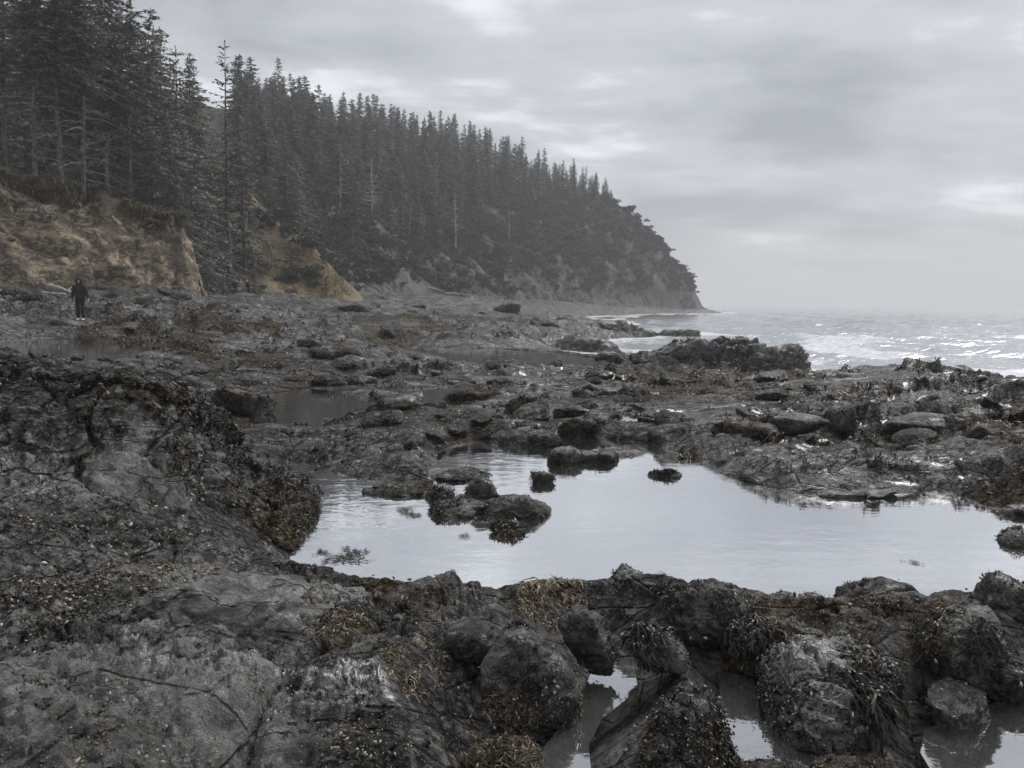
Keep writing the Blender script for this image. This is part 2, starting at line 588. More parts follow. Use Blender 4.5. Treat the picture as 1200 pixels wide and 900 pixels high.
def tube(points, radii, n=6):
    """tapered tube through points -> v, f(quads)"""
    p = np.asarray(points, float); m = len(p)
    t = np.gradient(p, axis=0); t /= np.linalg.norm(t, axis=1, keepdims=True) + 1e-9
    ref = np.where(np.abs(t[:, 2:3]) > .9, np.array([[1., 0, 0]]), np.array([[0, 0, 1.]]))
    a = np.cross(t, ref); a /= np.linalg.norm(a, axis=1, keepdims=True) + 1e-9
    b = np.cross(t, a)
    th = np.arange(n) / n * 2 * np.pi
    rad = np.asarray(radii, float)[:, None, None]
    v = p[:, None, :] + rad * (np.cos(th)[None, :, None] * a[:, None, :] + np.sin(th)[None, :, None] * b[:, None, :])
    v = v.reshape(-1, 3)
    i = np.arange(m - 1)[:, None] * n; j = np.arange(n)[None, :]; jn = (np.arange(n)[None, :] + 1) % n
    f = np.stack([i + j, i + jn, i + n + jn, i + n + j], -1).reshape(-1, 4)
    return v, f


class Acc:
    def __init__(self): self.v = []; self.f = []; self.n = 0; self.a = []
    def add(self, v, f, a=0.0):
        self.v.append(np.asarray(v)); self.f.append(np.asarray(f) + self.n); self.n += len(v)
        self.a.append(np.full(len(v), a) if np.isscalar(a) else np.asarray(a))
    def get(self): return np.concatenate(self.v), np.concatenate(self.f), np.concatenate(self.a)


# ------------------------------------------------------------------ materials
def mat_rock():
    m, t, b = new_mat('wet_rock')
    p = t.pos()
    nA = t.noise(p, 0.8, 5, .62, .5)
    nB = t.noise(p, 5.0, 7, .68, .6)
    nC = t.noise(p, 28.0, 6, .68, .3)
    nD = t.noise(p, 95.0, 4, .6)
    nE = t.noise(t.scalev(p, (.16, .45, .6)), 1.0, 6, .66, .8)
    streak = t.noise(t.scalev(p, (2.2, 5.5, 8.0)), 1.7, 7, .68, 1.0)
    sm = t.attr('smooth')
    rg_ = t.math('SUBTRACT', 1.0, t.math('MULTIPLY', sm, .72))
    c = t.mix(t.step(nA, .40, .60), (.058, .0555, .052), (.185, .180, .172))
    c = t.mix(t.math('MULTIPLY', t.step(nE, .50, .43), .8), c, (.026, .024, .021))
    c = t.mix(t.math('MULTIPLY', t.step(nE, .54, .61), .55), c, (.30, .295, .284))
    c = t.mix(t.math('MULTIPLY', t.step(nB, .51, .60), .6), c, (.255, .25, .24))
    c = t.mix(t.math('MULTIPLY', t.step(streak, .54, .62), .45), c, (.205, .202, .196))
    c = t.mix(t.math('MULTIPLY', t.math('MULTIPLY', t.step(nB, .47, .39), .9), rg_), c, (.011, .0105, .010))
    c = t.mix(t.math('MULTIPLY', t.math('MULTIPLY', t.step(nC, .51, .58), .9), rg_), c, (.012, .0115, .011))
    c = t.mix(t.math('MULTIPLY', t.math('MULTIPLY', t.step(nC, .45, .38), .55), rg_), c, (.22, .216, .205))
    pale = t.math('MULTIPLY', t.attr('pale'), t.step(nB, .40, .52, .25, 1.0))
    c = t.mix(pale, c, t.mix(t.step(streak, .42, .6), (.20, .198, .19), (.46, .455, .44)))
    weed = t.attr('weed')
    nW = t.noise(p, 1.5, 7, .66, .7)
    wm = t.step(t.math('ADD', weed, t.math('MULTIPLY', t.math('SUBTRACT', nW, .5), 1.3)), .42, .60)
    nT = t.noise(p, 16.0, 6, .72, .5)
    alg = t.mix(t.step(nT, .46, .56), (.016, .012, .008), (.17, .128, .075))
    alg = t.mix(t.step(t.noise(p, 2.6, 4, .6), .47, .56), alg, t.mix(t.step(nT, .46, .57), (.011, .009, .008), (.080, .055, .035)))
    c = t.mix(t.math('MULTIPLY', wm, .92), c, alg)
    vb = t.voro(p, 46.0)
    bm = t.math('MULTIPLY', t.step(vb, .16, .27, 1, 0), t.step(t.math('ADD', t.noise(p, 2.3, 5, .65), t.math('MULTIPLY', t.attr('shell'), .20)), .56, .66))
    vc = t.node('ShaderNodeTexVoronoi', feature='F1')
    t.put(vc.inputs['Vector'], t.vmath('ADD', p, t.vmath('SCALE', t.node('ShaderNodeTexNoise').outputs['Color']))); vc.inputs['Scale'].default_value = 17.0
    sp_ = t.node('ShaderNodeSeparateXYZ'); t.put(sp_.inputs[0], vc.outputs['Color'])
    hv = t.node('ShaderNodeHueSaturation'); t.put(hv.inputs['Color'], c)
    t.put(hv.inputs['Value'], t.math('ADD', 1.0, t.math('MULTIPLY', t.math('SUBTRACT', t.math('MULTIPLY', t.math('POWER', sp_.outputs[0], 2.2), 1.35), .38), rg_)))
    c = hv.outputs[0]
    ve = t.voro(t.vmath('ADD', t.scalev(p, (1.3, 2.4, 3.4)), t.vmath('MULTIPLY', (.9, .9, .9), t.node('ShaderNodeTexNoise').outputs['Color'])), 1.5, 'DISTANCE_TO_EDGE')
    crk = t.step(ve, .0, .045, 1, 0)
    c = t.mix(t.math('MULTIPLY', t.math('MULTIPLY', crk, .8), rg_), c, (.010, .0095, .009))
    c = t.mix(t.math('MULTIPLY', bm, .85), c, t.mix(t.step(nD, .4, .62), (.16, .125, .08), (.42, .40, .36)))
    t.put(b.inputs['Base Color'], c)
    wetm = t.step(t.math('ADD', t.math('MULTIPLY', nA, .5), t.math('MULTIPLY', streak, .5)), .48, .58)
    ro = t.math('ADD', t.math('SUBTRACT', .52, t.math('MULTIPLY', wetm, .30)), t.math('MULTIPLY', wm, .12))
    t.put(b.inputs['Specular IOR Level'], t.math('MULTIPLY', t.math('ADD', .16, t.math('MULTIPLY', wetm, .85)), t.math('SUBTRACT', 1.0, t.math('MULTIPLY', wm, .6))))
    nz_ = t.node('ShaderNodeSeparateXYZ'); t.put(nz_.inputs[0], t.node('ShaderNodeNewGeometry').outputs['Normal'])
    film = t.math('MULTIPLY', t.step(t.noise(t.scalev(p, (.7, 1.5, 1.5)), 1.3, 6, .62, .7), .55, .59), t.step(nz_.outputs[2], .72, .93))
    film = t.math('MULTIPLY', film, t.math('SUBTRACT', 1.0, t.math('MULTIPLY', wm, .7)))
    film = t.math('MULTIPLY', film, t.math('SUBTRACT', 1.0, t.math('MULTIPLY', sm, .75), clamp=True))
    ro = t.math('MULTIPLY', ro, t.math('SUBTRACT', 1.0, t.math('MULTIPLY', film, .78)))
    t.put(b.inputs['Roughness'], ro)
    h = t.math('ADD', t.math('MULTIPLY', nB, .75), t.math('MULTIPLY', nC, .42))
    h = t.math('ADD', h, t.math('MULTIPLY', streak, .55))
    h = t.math('ADD', h, t.math('MULTIPLY', nD, .11))
    h = t.math('ADD', h, t.math('MULTIPLY', bm, .10))
    h = t.math('ADD', h, t.math('MULTIPLY', sp_.outputs[0], .16))
    h = t.math('SUBTRACT', h, t.math('MULTIPLY', crk, .35))
    h = t.math('ADD', h, t.math('MULTIPLY', t.math('MULTIPLY', wm, nT), .7))
    h = t.math('MULTIPLY', h, t.math('SUBTRACT', 1.0, t.math('MULTIPLY', sm, .55)))
    h = t.math('MULTIPLY', h, t.math('SUBTRACT', 1.0, t.math('MULTIPLY', film, .90)))
    b.inputs['Coat IOR'].default_value = 1.45
    t.put(b.inputs['Coat Weight'], t.math('MULTIPLY', film, .6))
    b.inputs['Coat Roughness'].default_value = .17
    t.put(b.inputs['Normal'], t.bump(h, 1.0, 0.13))
    return m


def mat_water(name, tint, rough, gloss, wave_scale, wave_h, foam=False):
    """mirror-like skin over a turbid body"""
    m, t, b = new_mat(name)
    p = t.pos()
    t.put(b.inputs['Base Color'], tint)
    b.inputs['Roughness'].default_value = rough
    b.inputs['IOR'].default_value = 1.34
    h = t.noise(t.scalev(p, (1.0, 1.8, 1.0)), wave_scale, 4, .55, .3)
    h2 = t.noise(p, wave_scale * 4.7, 3, .5)
    hh = t.math('ADD', h, t.math('MULTIPLY', h2, .22))
    nrm = t.bump(hh, 1.0, wave_h)
    t.put(b.inputs['Normal'], nrm)
    g = t.node('ShaderNodeBsdfGlossy')
    t.put(g.inputs['Color'], (.95, .96, .98))
    g.inputs['Roughness'].default_value = rough
    t.put(g.inputs['Normal'], nrm)
    lw = t.node('ShaderNodeLayerWeight'); lw.inputs['Blend'].default_value = .5
    body = b.outputs[0]
    if not foam:
        tr = t.node('ShaderNodeBsdfTransparent'); t.put(tr.inputs['Color'], (.80, .82, .80))
        mb = t.node('ShaderNodeMixShader'); mb.inputs[0].default_value = .58
        t.l.new(body, mb.inputs[1]); t.l.new(tr.outputs[0], mb.inputs[2]); body = mb.outputs[0]
    mx = t.node('ShaderNodeMixShader')
    t.put(mx.inputs[0], t.step(lw.outputs['Facing'], .30, .80, gloss * .55, min(1, gloss * 1.12)))
    t.l.new(body, mx.inputs[1]); t.l.new(g.outputs[0], mx.inputs[2])
    out = mx.outputs[0]
    if foam:
        fa = t.attr('foam')
        fn = t.noise(t.scalev(p, (.6, 1.0, 1.0)), 1.5, 8, .74, 1.6)
        fm = t.step(t.math('ADD', fa, t.math('MULTIPLY', t.math('SUBTRACT', fn, .5), 2.0)), .40, .78)
        lace = t.voro(t.vmath('ADD', t.scalev(p, (.8, 1.3, 1)), t.vmath('MULTIPLY', (1.2, 1.2, 0), t.node('ShaderNodeTexNoise').outputs['Color'])), 1.1, 'DISTANCE_TO_EDGE')
        lc = t.math('MULTIPLY', t.step(lace, .05, .26, 1, 0), t.step(t.noise(p, 3.5, 5, .7), .3, .6, .5, 1.0))
        fm = t.math('MULTIPLY', fm, t.math('ADD', .34, t.math('MULTIPLY', lc, .66)))
        fb = t.node('ShaderNodeBsdfDiffuse')
        t.put(fb.inputs['Color'], (.82, .84, .86))
        mf = t.node('ShaderNodeMixShader')
        t.put(mf.inputs[0], fm)
        t.l.new(out, mf.inputs[1]); t.l.new(fb.outputs[0], mf.inputs[2])
        out = mf.outputs[0]
    else:
        # drifting scum on the still surface
        sn = t.noise(t.scalev(p, (.7, 1.3, 1)), 1.1, 7, .7, 1.4)
        sm = t.math('MULTIPLY', t.step(sn, .57, .74), t.math('MULTIPLY', t.step(t.noise(p, .45, 2, .5), .48, .62), .55))
        fb = t.node('ShaderNodeBsdfDiffuse')
        t.put(fb.inputs['Color'], (.8, .82, .85))
        mf = t.node('ShaderNodeMixShader')
        t.put(mf.inputs[0], sm)
        t.l.new(out, mf.inputs[1]); t.l.new(fb.outputs[0], mf.inputs[2])
        out = mf.outputs[0]
    t.l.new(out, t.n['Material Output'].inputs['Surface'])
    return m


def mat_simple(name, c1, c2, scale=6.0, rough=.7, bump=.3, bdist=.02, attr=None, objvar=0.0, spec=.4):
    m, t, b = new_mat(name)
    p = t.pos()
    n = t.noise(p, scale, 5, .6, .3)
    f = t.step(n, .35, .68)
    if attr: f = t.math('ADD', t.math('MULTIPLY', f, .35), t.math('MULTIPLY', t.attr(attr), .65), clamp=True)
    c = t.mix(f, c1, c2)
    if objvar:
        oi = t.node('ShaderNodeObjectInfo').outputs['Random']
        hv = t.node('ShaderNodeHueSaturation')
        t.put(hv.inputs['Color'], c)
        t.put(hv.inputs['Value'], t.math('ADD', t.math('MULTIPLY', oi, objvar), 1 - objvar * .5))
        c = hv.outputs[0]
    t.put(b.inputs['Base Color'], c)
    b.inputs['Roughness'].default_value = rough
    b.inputs['Specular IOR Level'].default_value = spec
    if bump: t.put(b.inputs['Normal'], t.bump(n, bump, bdist))
    return m


def mat_needles():
    m, t, b = new_mat('spruce_needles')
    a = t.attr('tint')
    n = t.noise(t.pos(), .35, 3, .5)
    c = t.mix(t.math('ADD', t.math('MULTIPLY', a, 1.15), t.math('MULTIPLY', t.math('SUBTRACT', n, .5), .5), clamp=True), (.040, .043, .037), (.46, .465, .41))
    oi = t.node('ShaderNodeObjectInfo').outputs['Random']
    hv = t.node('ShaderNodeHueSaturation')
    t.put(hv.inputs['Color'], c)
    t.put(hv.inputs['Value'], t.math('ADD', t.math('MULTIPLY', oi, .8), .6))
    t.put(b.inputs['Base Color'], hv.outputs[0])
    b.inputs['Roughness'].default_value = .7
    b.inputs['Specular IOR Level'].default_value = .25
    tl = t.node('ShaderNodeBsdfTranslucent'); t.put(tl.inputs['Color'], hv.outputs[0])
    mx = t.node('ShaderNodeMixShader'); mx.inputs[0].default_value = .28
    t.l.new(b.outputs[0], mx.inputs[1]); t.l.new(tl.outputs[0], mx.inputs[2])
    t.l.new(mx.outputs[0], t.n['Material Output'].inputs['Surface'])
    return m


def mat_weed():
    m, t, b = new_mat('rockweed')
    a = t.attr('tint')
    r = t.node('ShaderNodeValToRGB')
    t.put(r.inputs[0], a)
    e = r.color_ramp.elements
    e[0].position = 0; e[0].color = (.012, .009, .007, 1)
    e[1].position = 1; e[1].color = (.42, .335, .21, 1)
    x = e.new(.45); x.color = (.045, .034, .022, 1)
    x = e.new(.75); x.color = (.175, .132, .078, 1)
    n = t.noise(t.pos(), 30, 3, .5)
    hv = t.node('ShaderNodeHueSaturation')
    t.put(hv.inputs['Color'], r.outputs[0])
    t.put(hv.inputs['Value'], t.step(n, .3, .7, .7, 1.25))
    t.put(b.inputs['Base Color'], hv.outputs[0])
    b.inputs['Roughness'].default_value = .38
    return m


def mat_shell():
    m, t, b = new_mat('shell')
    a = t.attr('tint')
    r = t.node('ShaderNodeValToRGB')
    t.put(r.inputs[0], a)
    e = r.color_ramp.elements
    e[0].position = 0; e[0].color = (.02, .018, .02, 1)
    e[1].position = 1; e[1].color = (.55, .52, .46, 1)
    x = e.new(.35); x.color = (.07, .052, .034, 1)
    x = e.new(.8); x.color = (.21, .165, .105, 1)
    t.put(b.inputs['Base Color'], r.outputs[0])
    b.inputs['Roughness'].default_value = .45
    return m


def mat_hill():
    m, t, b = new_mat('headland_ground')
    p = t.pos()
    n1 = t.noise(p, .10, 5, .6, .4); n2 = t.noise(p, .55, 6, .65, .6); n3 = t.noise(p, 2.4, 5, .65)
    c = t.mix(t.step(n2, .38, .66), (.016, .017, .014), (.13, .12, .095))
    c = t.mix(t.math('MULTIPLY', t.step(n1, .52, .66), .7), c, (.16, .125, .08))
    c = t.mix(t.step(n3, .52, .72), c, (.022, .022, .018))
    g = t.math('MULTIPLY', t.attr('grass'), t.step(t.math('ADD', n2, t.math('MULTIPLY', n3, .4)), .52, .74))
    c = t.mix(g, c, t.mix(n3, (.20, .148, .082), (.46, .36, .22)))
    rk = t.math('MULTIPLY', t.attr('bare'), t.step(t.math('ADD', n2, t.math('MULTIPLY', n1, .5)), .68, .80))
    c = t.mix(rk, c, t.mix(n3, (.05, .05, .048), (.26, .25, .235)))
    t.put(b.inputs['Base Color'], c)
    b.inputs['Roughness'].default_value = .85
    h = t.math('ADD', t.math('MULTIPLY', n2, 1.0), t.math('MULTIPLY', n3, .5))
    t.put(b.inputs['Normal'], t.bump(h, .9, 1.2))
    return m


def mat_bluff():
    m, t, b = new_mat('bluff_earth')
    p = t.pos()
    n1 = t.noise(p, .25, 5, .6, .5); n2 = t.noise(t.scalev(p, (1, 1, 1.8)), 1.1, 6, .68, .6); n3 = t.noise(p, 5.5, 5, .65)
    c = t.mix(t.step(n2, .42, .58), (.095, .076, .055), (.40, .315, .22))
    c = t.mix(t.math('MULTIPLY', t.step(n1, .5, .64), .8), c, (.090, .072, .054))
    c = t.mix(t.step(n3, .58, .76), c, (.34, .275, .20))
    sv_ = t.noise(t.scalev(p, (.75, .75, 1.5)), 1.0, 7, .68, 1.1)
    c = t.mix(t.math('MULTIPLY', t.step(sv_, .52, .60), .7), c, (.060, .048, .036))
    st = t.voro(p, 3.0)
    c = t.mix(t.math('MULTIPLY', t.step(st, .10, .22, 1, 0), .6), c, (.46, .40, .32))
    tp = t.math('MULTIPLY', t.attr('turf'), t.step(t.math('ADD', n2, n3), .72, 1.05))
    c = t.mix(tp, c, t.mix(n3, (.028, .026, .016), (.085, .066, .034)))
    ft = t.math('MULTIPLY', t.attr('foot'), t.step(n2, .3, .6, 1.0, .6))
    c = t.mix(ft, c, (.032, .031, .030))
    t.put(b.inputs['Base Color'], c)
    b.inputs['Roughness'].default_value = .9
    h = t.math('ADD', n2, t.math('MULTIPLY', n3, .4))
    t.put(b.inputs['Normal'], t.bump(h, .9, .35))
    return m


M_ROCK = mat_rock()
M_POOL = mat_water('pool_water', (.27, .275, .265), .04, .80, 2.6, .0035)
M_SEA = mat_water('sea_water', (.17, .18, .18), .12, .62, .8, .10, foam=True)
M_NEEDLE = mat_needles()
M_BARK = mat_simple('bark', (.05, .046, .042), (.19, .18, .165), 3.0, .85, .5, .03)
M_DEADWOOD = mat_simple('dead_wood', (.26, .25, .235), (.48, .465, .44), 4.0, .8, .4, .02)
M_DEADGREY = mat_simple('dead_branch_grey', (.16, .155, .15), (.36, .35, .335), 4.0, .8, .4, .02)
M_ROOT = mat_simple('root_wood', (.045, .038, .030), (.19, .17, .14), 2.0, .85, .4, .02)
M_WEED = mat_weed()
M_SHELL = mat_shell()
M_HILL = mat_hill()
M_BLUFF = mat_bluff()
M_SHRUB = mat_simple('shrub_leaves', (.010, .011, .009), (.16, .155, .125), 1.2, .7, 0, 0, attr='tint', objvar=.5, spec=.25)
M_GRASS = mat_simple('dry_grass', (.05, .04, .025), (.34, .26, .15), 1.0, .8, 0, 0, attr='tint', spec=.2)
M_JACKET = mat_simple('jacket_cloth', (.018, .019, .021), (.034, .035, .038), 14, .75, .3, .01)
M_TROUSER = mat_simple('trouser_cloth', (.010, .010, .012), (.020, .020, .022), 14, .8, .3, .01)
M_SKIN = mat_simple('skin', (.52, .38, .31), (.60, .45, .37), 20, .55, 0, 0)
M_SHOE = mat_simple('white_shoe', (.72, .72, .70), (.82, .82, .80), 20, .5, 0, 0)
M_HAIR = mat_simple('dark_hair', (.016, .012, .010), (.03, .024, .02), 30, .5, 0, 0)
M_TAN = mat_simple('tan_coat', (.46, .32, .13), (.55, .39, .18), 14, .8, 0, 0)
M_WHITE = mat_simple('white_cloth', (.70, .70, .69), (.8, .8, .79), 14, .8, 0, 0)
M_GREY = mat_simple('grey_cloth', (.12, .12, .125), (.2, .2, .205), 14, .8, 0, 0)

# ------------------------------------------------------------------ setting: the shore
def build_ground():
    th = np.concatenate([np.linspace(-180, -62, 36, endpoint=False), np.linspace(-62, -37, 30, endpoint=False),
                         np.linspace(-37, 37, 600, endpoint=False), np.linspace(37, 62, 30, endpoint=False), np.linspace(62, 180, 37)])
    th = np.radians(th)
    rs = [0.35]
    while rs[-1] < 330:
        r = rs[-1]
        rs.append(r + max(0.0150 * (max(r, 2.2) / 3) ** 1.22, 0.05 if r < 1.6 else 0))
    rs = np.array(rs)
    rr, tt = np.meshgrid(rs, th, indexing='ij')
    x = (rr * np.sin(tt)).ravel(); y = (rr * np.cos(tt)).ravel()
    h = ground_h(x, y)
    r = np.hypot(x, y)
    # sideways break-up so ledges overhang a little
    k = 0.05 * np.clip(r / 4, .6, 4)
    ox = fbm2(x * 1.9 + 3 * h, y * 1.9, 3, 301) * k; oy = fbm2(x * 1.9, y * 1.9 + 3 * h, 3, 311) * k
    weed = weed_mask(x, y, h)
    shell = sstep(r, 12, 4) * 1.0
    v = np.stack([x + ox, y + oy, h], 1)
    me = mesh_np('rocky_shore', v, grid_faces(len(rs), len(th)), M_ROCK, True, {'weed': weed, 'shell': shell, 'smooth': sstep(r, 14, 7) * sstep(fbm2(x * 1.1, y * 1.6, 3, 415), .05, .25) * .8})
    print('ground verts', len(v), len(rs))
    tag(link('rocky_shore', me), 'dark wet tidal reef of ledges and lumps with brown seaweed', kind='structure')
    return v, weed, (len(rs), len(th))


def weed_mask(x, y, h):
    r = np.hypot(x, y)
    a = fbm2(x / 3.0, y / 2.0, 4, 401)
    bnd = fbm2(x / (2 + r * .16), y / (.7 + r * .07), 4, 405)
    wgt = 0.06 + 0.34 * sstep(a, -.25, .45) + sstep(r, 7, 14) * .56 * (sstep(bnd, -.16, .22) - .22)
    bench = sstep(x, 2, 5) * sstep(y, 9, 11) * (1 - sstep(y, 30, 40))
    wgt = wgt + .32 * bench
    crest = sstep(y, 4.0, 4.6) * (1 - sstep(y, 5.4, 5.9)) * sstep(x, -1.6, -.8)
    wgt = wgt + .18 * crest
    wgt = wgt - .35 * sstep(r, 80, 140) - .25 * sstep(-x, 10, 22) * sstep(y, 30, 45) - .18 * (1 - sstep(x, -4, 0)) * (1 - sstep(y, 5, 9))
    return np.clip(wgt, 0, 1)


G_V, G_W, G_SHAPE = build_ground()


def build_water():
    for i, (poly, z, slope, depth) in enumerate(POOLS):
        p = np.array(poly)
        c = p.mean(0)
        mrg = 0.8 if i < NMAIN else 0.6
        mrg = mrg if i != 0 else 1.2
        if i in (1, 2, 3): mrg = 0.0
        x0, y0 = p.min(0) - mrg; x1, y1 = p.max(0) + mrg
        if i == 0: y0 = max(y0, 4.9)
        # outline grown a little so the sheet runs under the rock
        d = p - c
        q = c + d * (1 + (0.25 if i else 0.35) / np.maximum(np.linalg.norm(d, axis=1, keepdims=True), .4))
        if i in (1, 2, 3): q = c + d * 1.12
        bm = bmesh.new()
        vs = [bm.verts.new((a, b, z)) for a, b in q]
        fc = bm.faces.new(vs)
        bmesh.ops.triangulate(bm, faces=[fc])
        bmesh.ops.recalc_face_normals(bm, faces=bm.faces)
        if sum(f.normal.z for f in bm.faces) < 0: bmesh.ops.reverse_faces(bm, faces=bm.faces)
        me = bpy.data.meshes.new('tide_pool'); bm.to_mesh(me); bm.free()
        me.materials.append(M_POOL)
        tag(link('tide_pool', me), None, kind='structure')


build_water()


def build_sea():
    th = np.radians(np.concatenate([np.linspace(-180, -30, 16, endpoint=False), np.linspace(-30, -2, 60, endpoint=False), np.linspace(-2, 40, 300, endpoint=False), np.linspace(40, 180, 20)]))
    rs = [14.0]
    while rs[-1] < 3900:
        r = rs[-1]
        rs.append(r + (.5 if r < 24 else max(0.14, 0.135 * (r / 30) ** 1.6)))
    rs = np.array(rs)
    rr, tt = np.meshgrid(rs, th, indexing='ij')
    x = (rr * np.sin(tt)).ravel(); y = (rr * np.cos(tt)).ravel(); r = rr.ravel()
    sl = -sdpoly(x, y, LAND)                       # metres off the shore
    for (bx, by, br) in ((10, 37.5, 4.2),):
        sl = np.minimum(sl, np.hypot((x - bx) , (y - by) * 1.6) - br)
    amp = sstep(sl, 0, 14)
    wob = fbm2(x / 22, y / 22, 3, 501)
    ph = (x * .75 - y * .35)                       # swell runs in from the open sea
    wav = 0
    for (lx, ly, L, A, sd_) in ((.80, .6, 13, .16, 1), (.95, .25, 7.5, .10, 2), (.5, .86, 5.1, .07, 3), (.99, -.1, 3.3, .045, 4)):
        q = (x * lx + y * ly) / L * 2 * np.pi + wob * 5 + sd_ * 1.7
        c = np.cos(q)
        wav = wav + A * (2 * ((c + 1) / 2) ** 1.8 - .9) * (0.45 + 1.1 * vn2(x / (L * 1.7), y / (L * 1.7), 520 + sd_))
    wav = wav + .10 * fbm2(x / 1.5, y / 1.5, 4, 541) * sstep(r, 200, 40)
    # one breaker rolling towards the bench
    s2 = sl + 2.2 * fbm2(x / 9, y / 9, 3, 551)
    brk = np.exp(-((s2 - 19.5) / 1.6) ** 2) * sstep(vn2(x / 9, y / 9, 561), .25, .6) * sstep(r, 120, 60)
    z = SEA + wav * (.25 + .75 * amp) + .38 * brk
    foam = .92 * np.exp(-np.maximum(sl, 0) / 7.0) * (.55 + .9 * vn2(x / 6, y / 6, 571))
    foam = foam + 1.15 * np.exp(-((s2 - 17.6) / 2.6) ** 2) * sstep(vn2(x / 9, y / 9, 561), .2, .5) * sstep(r, 140, 60)
    foam = foam + .8 * np.exp(-((s2 - 9) / 2.2) ** 2) * sstep(vn2(x / 7, y / 7, 565), .3, .6)
    foam = foam + .28 * np.exp(-((s2 - 32) / 3) ** 2) * sstep(vn2(x / 12, y / 12, 581), .5, .75) * sstep(r, 150, 70)
    foam = np.where(sl < 0, np.maximum(foam, .55), foam)
    v = np.stack([x, y, z], 1)
    me = mesh_np('sea', v, grid_faces(len(rs), len(th)), M_SEA, True, {'foam': np.clip(foam, 0, 1.2)})
    print('sea verts', len(v))
    tag(link('sea', me), 'grey choppy sea with white surf along the reef', kind='structure')


build_sea()


def build_hill():
    xs = np.arange(-150, 96, 1.1); ys = np.arange(84, 420, 1.1)
    yy, xx = np.meshgrid(ys, xs, indexing='ij')
    x = xx.ravel(); y = yy.ravel()
    z = hill_h(x, y)
    s = hill_s(x, y)
    z = np.where(s < -2.5, -4, z)
    ox = fbm2(x / 5 + z / 3, y / 5, 3, 601) * 1.4; oy = fbm2(x / 5, y / 5 + z / 3, 3, 611) * 1.4
    ax, ay, bx, by = -24.5, 113.0, -40.0, 128.0
    tt = np.clip(((x - ax) * (bx - ax) + (y - ay) * (by - ay)) / ((bx - ax) ** 2 + (by - ay) ** 2), 0, 1.1)
    dd = np.hypot(x - ax - (bx - ax) * tt, y - ay - (by - ay) * tt)
    grass = sstep(dd, 16, 6)
    bare = sstep(s, 22, 2) * sstep(y, 120, 150) + .25 * sstep(s, 50, 25) * sstep(x, 0, 30)
    me = mesh_np('headland', np.stack([x + ox, y + oy, z], 1), grid_faces(len(ys), len(xs))[:, ::1], M_HILL, True, {'grass': grass, 'bare': np.clip(bare, 0, 1)})
    tag(link('headland', me), 'steep brushy headland dropping to the sea', kind='structure')
    xs = np.arange(-76, -24, .26); ys = np.arange(44, 104, .28)
    yy, xx = np.meshgrid(ys, xs, indexing='ij')
    x = xx.ravel(); y = yy.ravel()
    z = bluff_h(x, y)
    s = sdpoly(x, y, BLUFF)
    z = np.where(s < -1.2, -3, z)
    ox = fbm2(x / 1.6 + z / 1.2, y / 1.6, 4, 621) * .9; oy = fbm2(x / 1.6, y / 1.6 + z / 1.2, 4, 631) * .9
    me = mesh_np('bluff', np.stack([x + ox, y + oy, z], 1), grid_faces(len(ys), len(xs)), M_BLUFF, True,
                 {'turf': sstep(z - bluff_top(x, y), -1.5, -.35), 'foot': sstep(z, 3.6, 2.2)})
    tag(link('bluff', me), 'eroded brown earth bank below the spruces', kind='structure')


build_hill()


# ------------------------------------------------------------------ rocks
_ICO = {}


def ico(n):
    if n not in _ICO:
        bm = bmesh.new()
        bmesh.ops.create_icosphere(bm, subdivisions=n, radius=1.0)
        v = np.array([w_.co[:] for w_ in bm.verts]); f = np.array([[q.index for q in fc.verts] for fc in bm.faces])
        bm.free()
        v /= np.linalg.norm(v, axis=1, keepdims=True)
        _ICO[n] = (v, f)
    return _ICO[n]


def rock_shape(size, seed, sub=5, p=9.0, rough=.075, planes=13, crack=.03, strat=.035):
    d, f = ico(sub)
    g = np.random.default_rng(seed)
    nn = g.normal(size=(planes, 3)); nn /= np.linalg.norm(nn, axis=1, keepdims=True)
    nn = np.vstack([nn, [[0, 0, 1], [1, 0, 0], [-1, 0, 0], [0, 1, 0], [0, -1, 0], [0, 0, -1]]])
    hh = np.concatenate([g.uniform(.58, .98, planes), [1, 1, 1, 1, 1, 1]])
    dot = np.maximum(d @ nn.T, 0) / hh[None, :]
    p = p * 1.25
    r = (dot ** p).sum(1) ** (-1 / p)
    s = np.array(size)
    v = d * r[:, None] * s
    m = float(s.mean())
    q = v / m + seed * 1.37
    amp = fbm3(q * 1.2, 3, seed) * 1.3 + (ridge3(q * 1.9, 6, seed + 3, .6) - .5) * 1.3 + fbm3(q * 7, 4, seed + 5, .65) * .42 + (ridge3(q * 11, 4, seed + 6, .6) - .5) * .30
    f1, f2 = worley3(q * np.array([.9, .9, 1.5]) + .55 * fbm3(q * 1.5, 3, seed + 8)[:, None], seed + 9)
    amp = amp * rough - crack * 1.6 * (1 - sstep(f2 - f1, 0, .09))
    if strat:
        t = (v[:, 2] * .8 + v[:, 0] * .35 + v[:, 1] * .2) / m * 3.2 + fbm3(q * 1.0, 4, seed + 11) * 1.9
        fr = t % 1
        amp = amp + strat * 1.6 * (sstep(fr, 0, .8) - sstep(fr, .86, 1.0) - .4)
    nv = d / s; nv /= np.linalg.norm(nv, axis=1, keepdims=True)
    v = v + nv * (amp * m)[:, None]
    return v, f


SCATTER = []     # (verts, normals, weed, shells) of everything weed can grow on


def rock_weed(v, loc, top, base):
    return np.clip(base + .35 * (fbm3(v * 2.2 + loc, 3, 77)) - 0.10 * (v[:, 2] > top * .5), 0, 1)


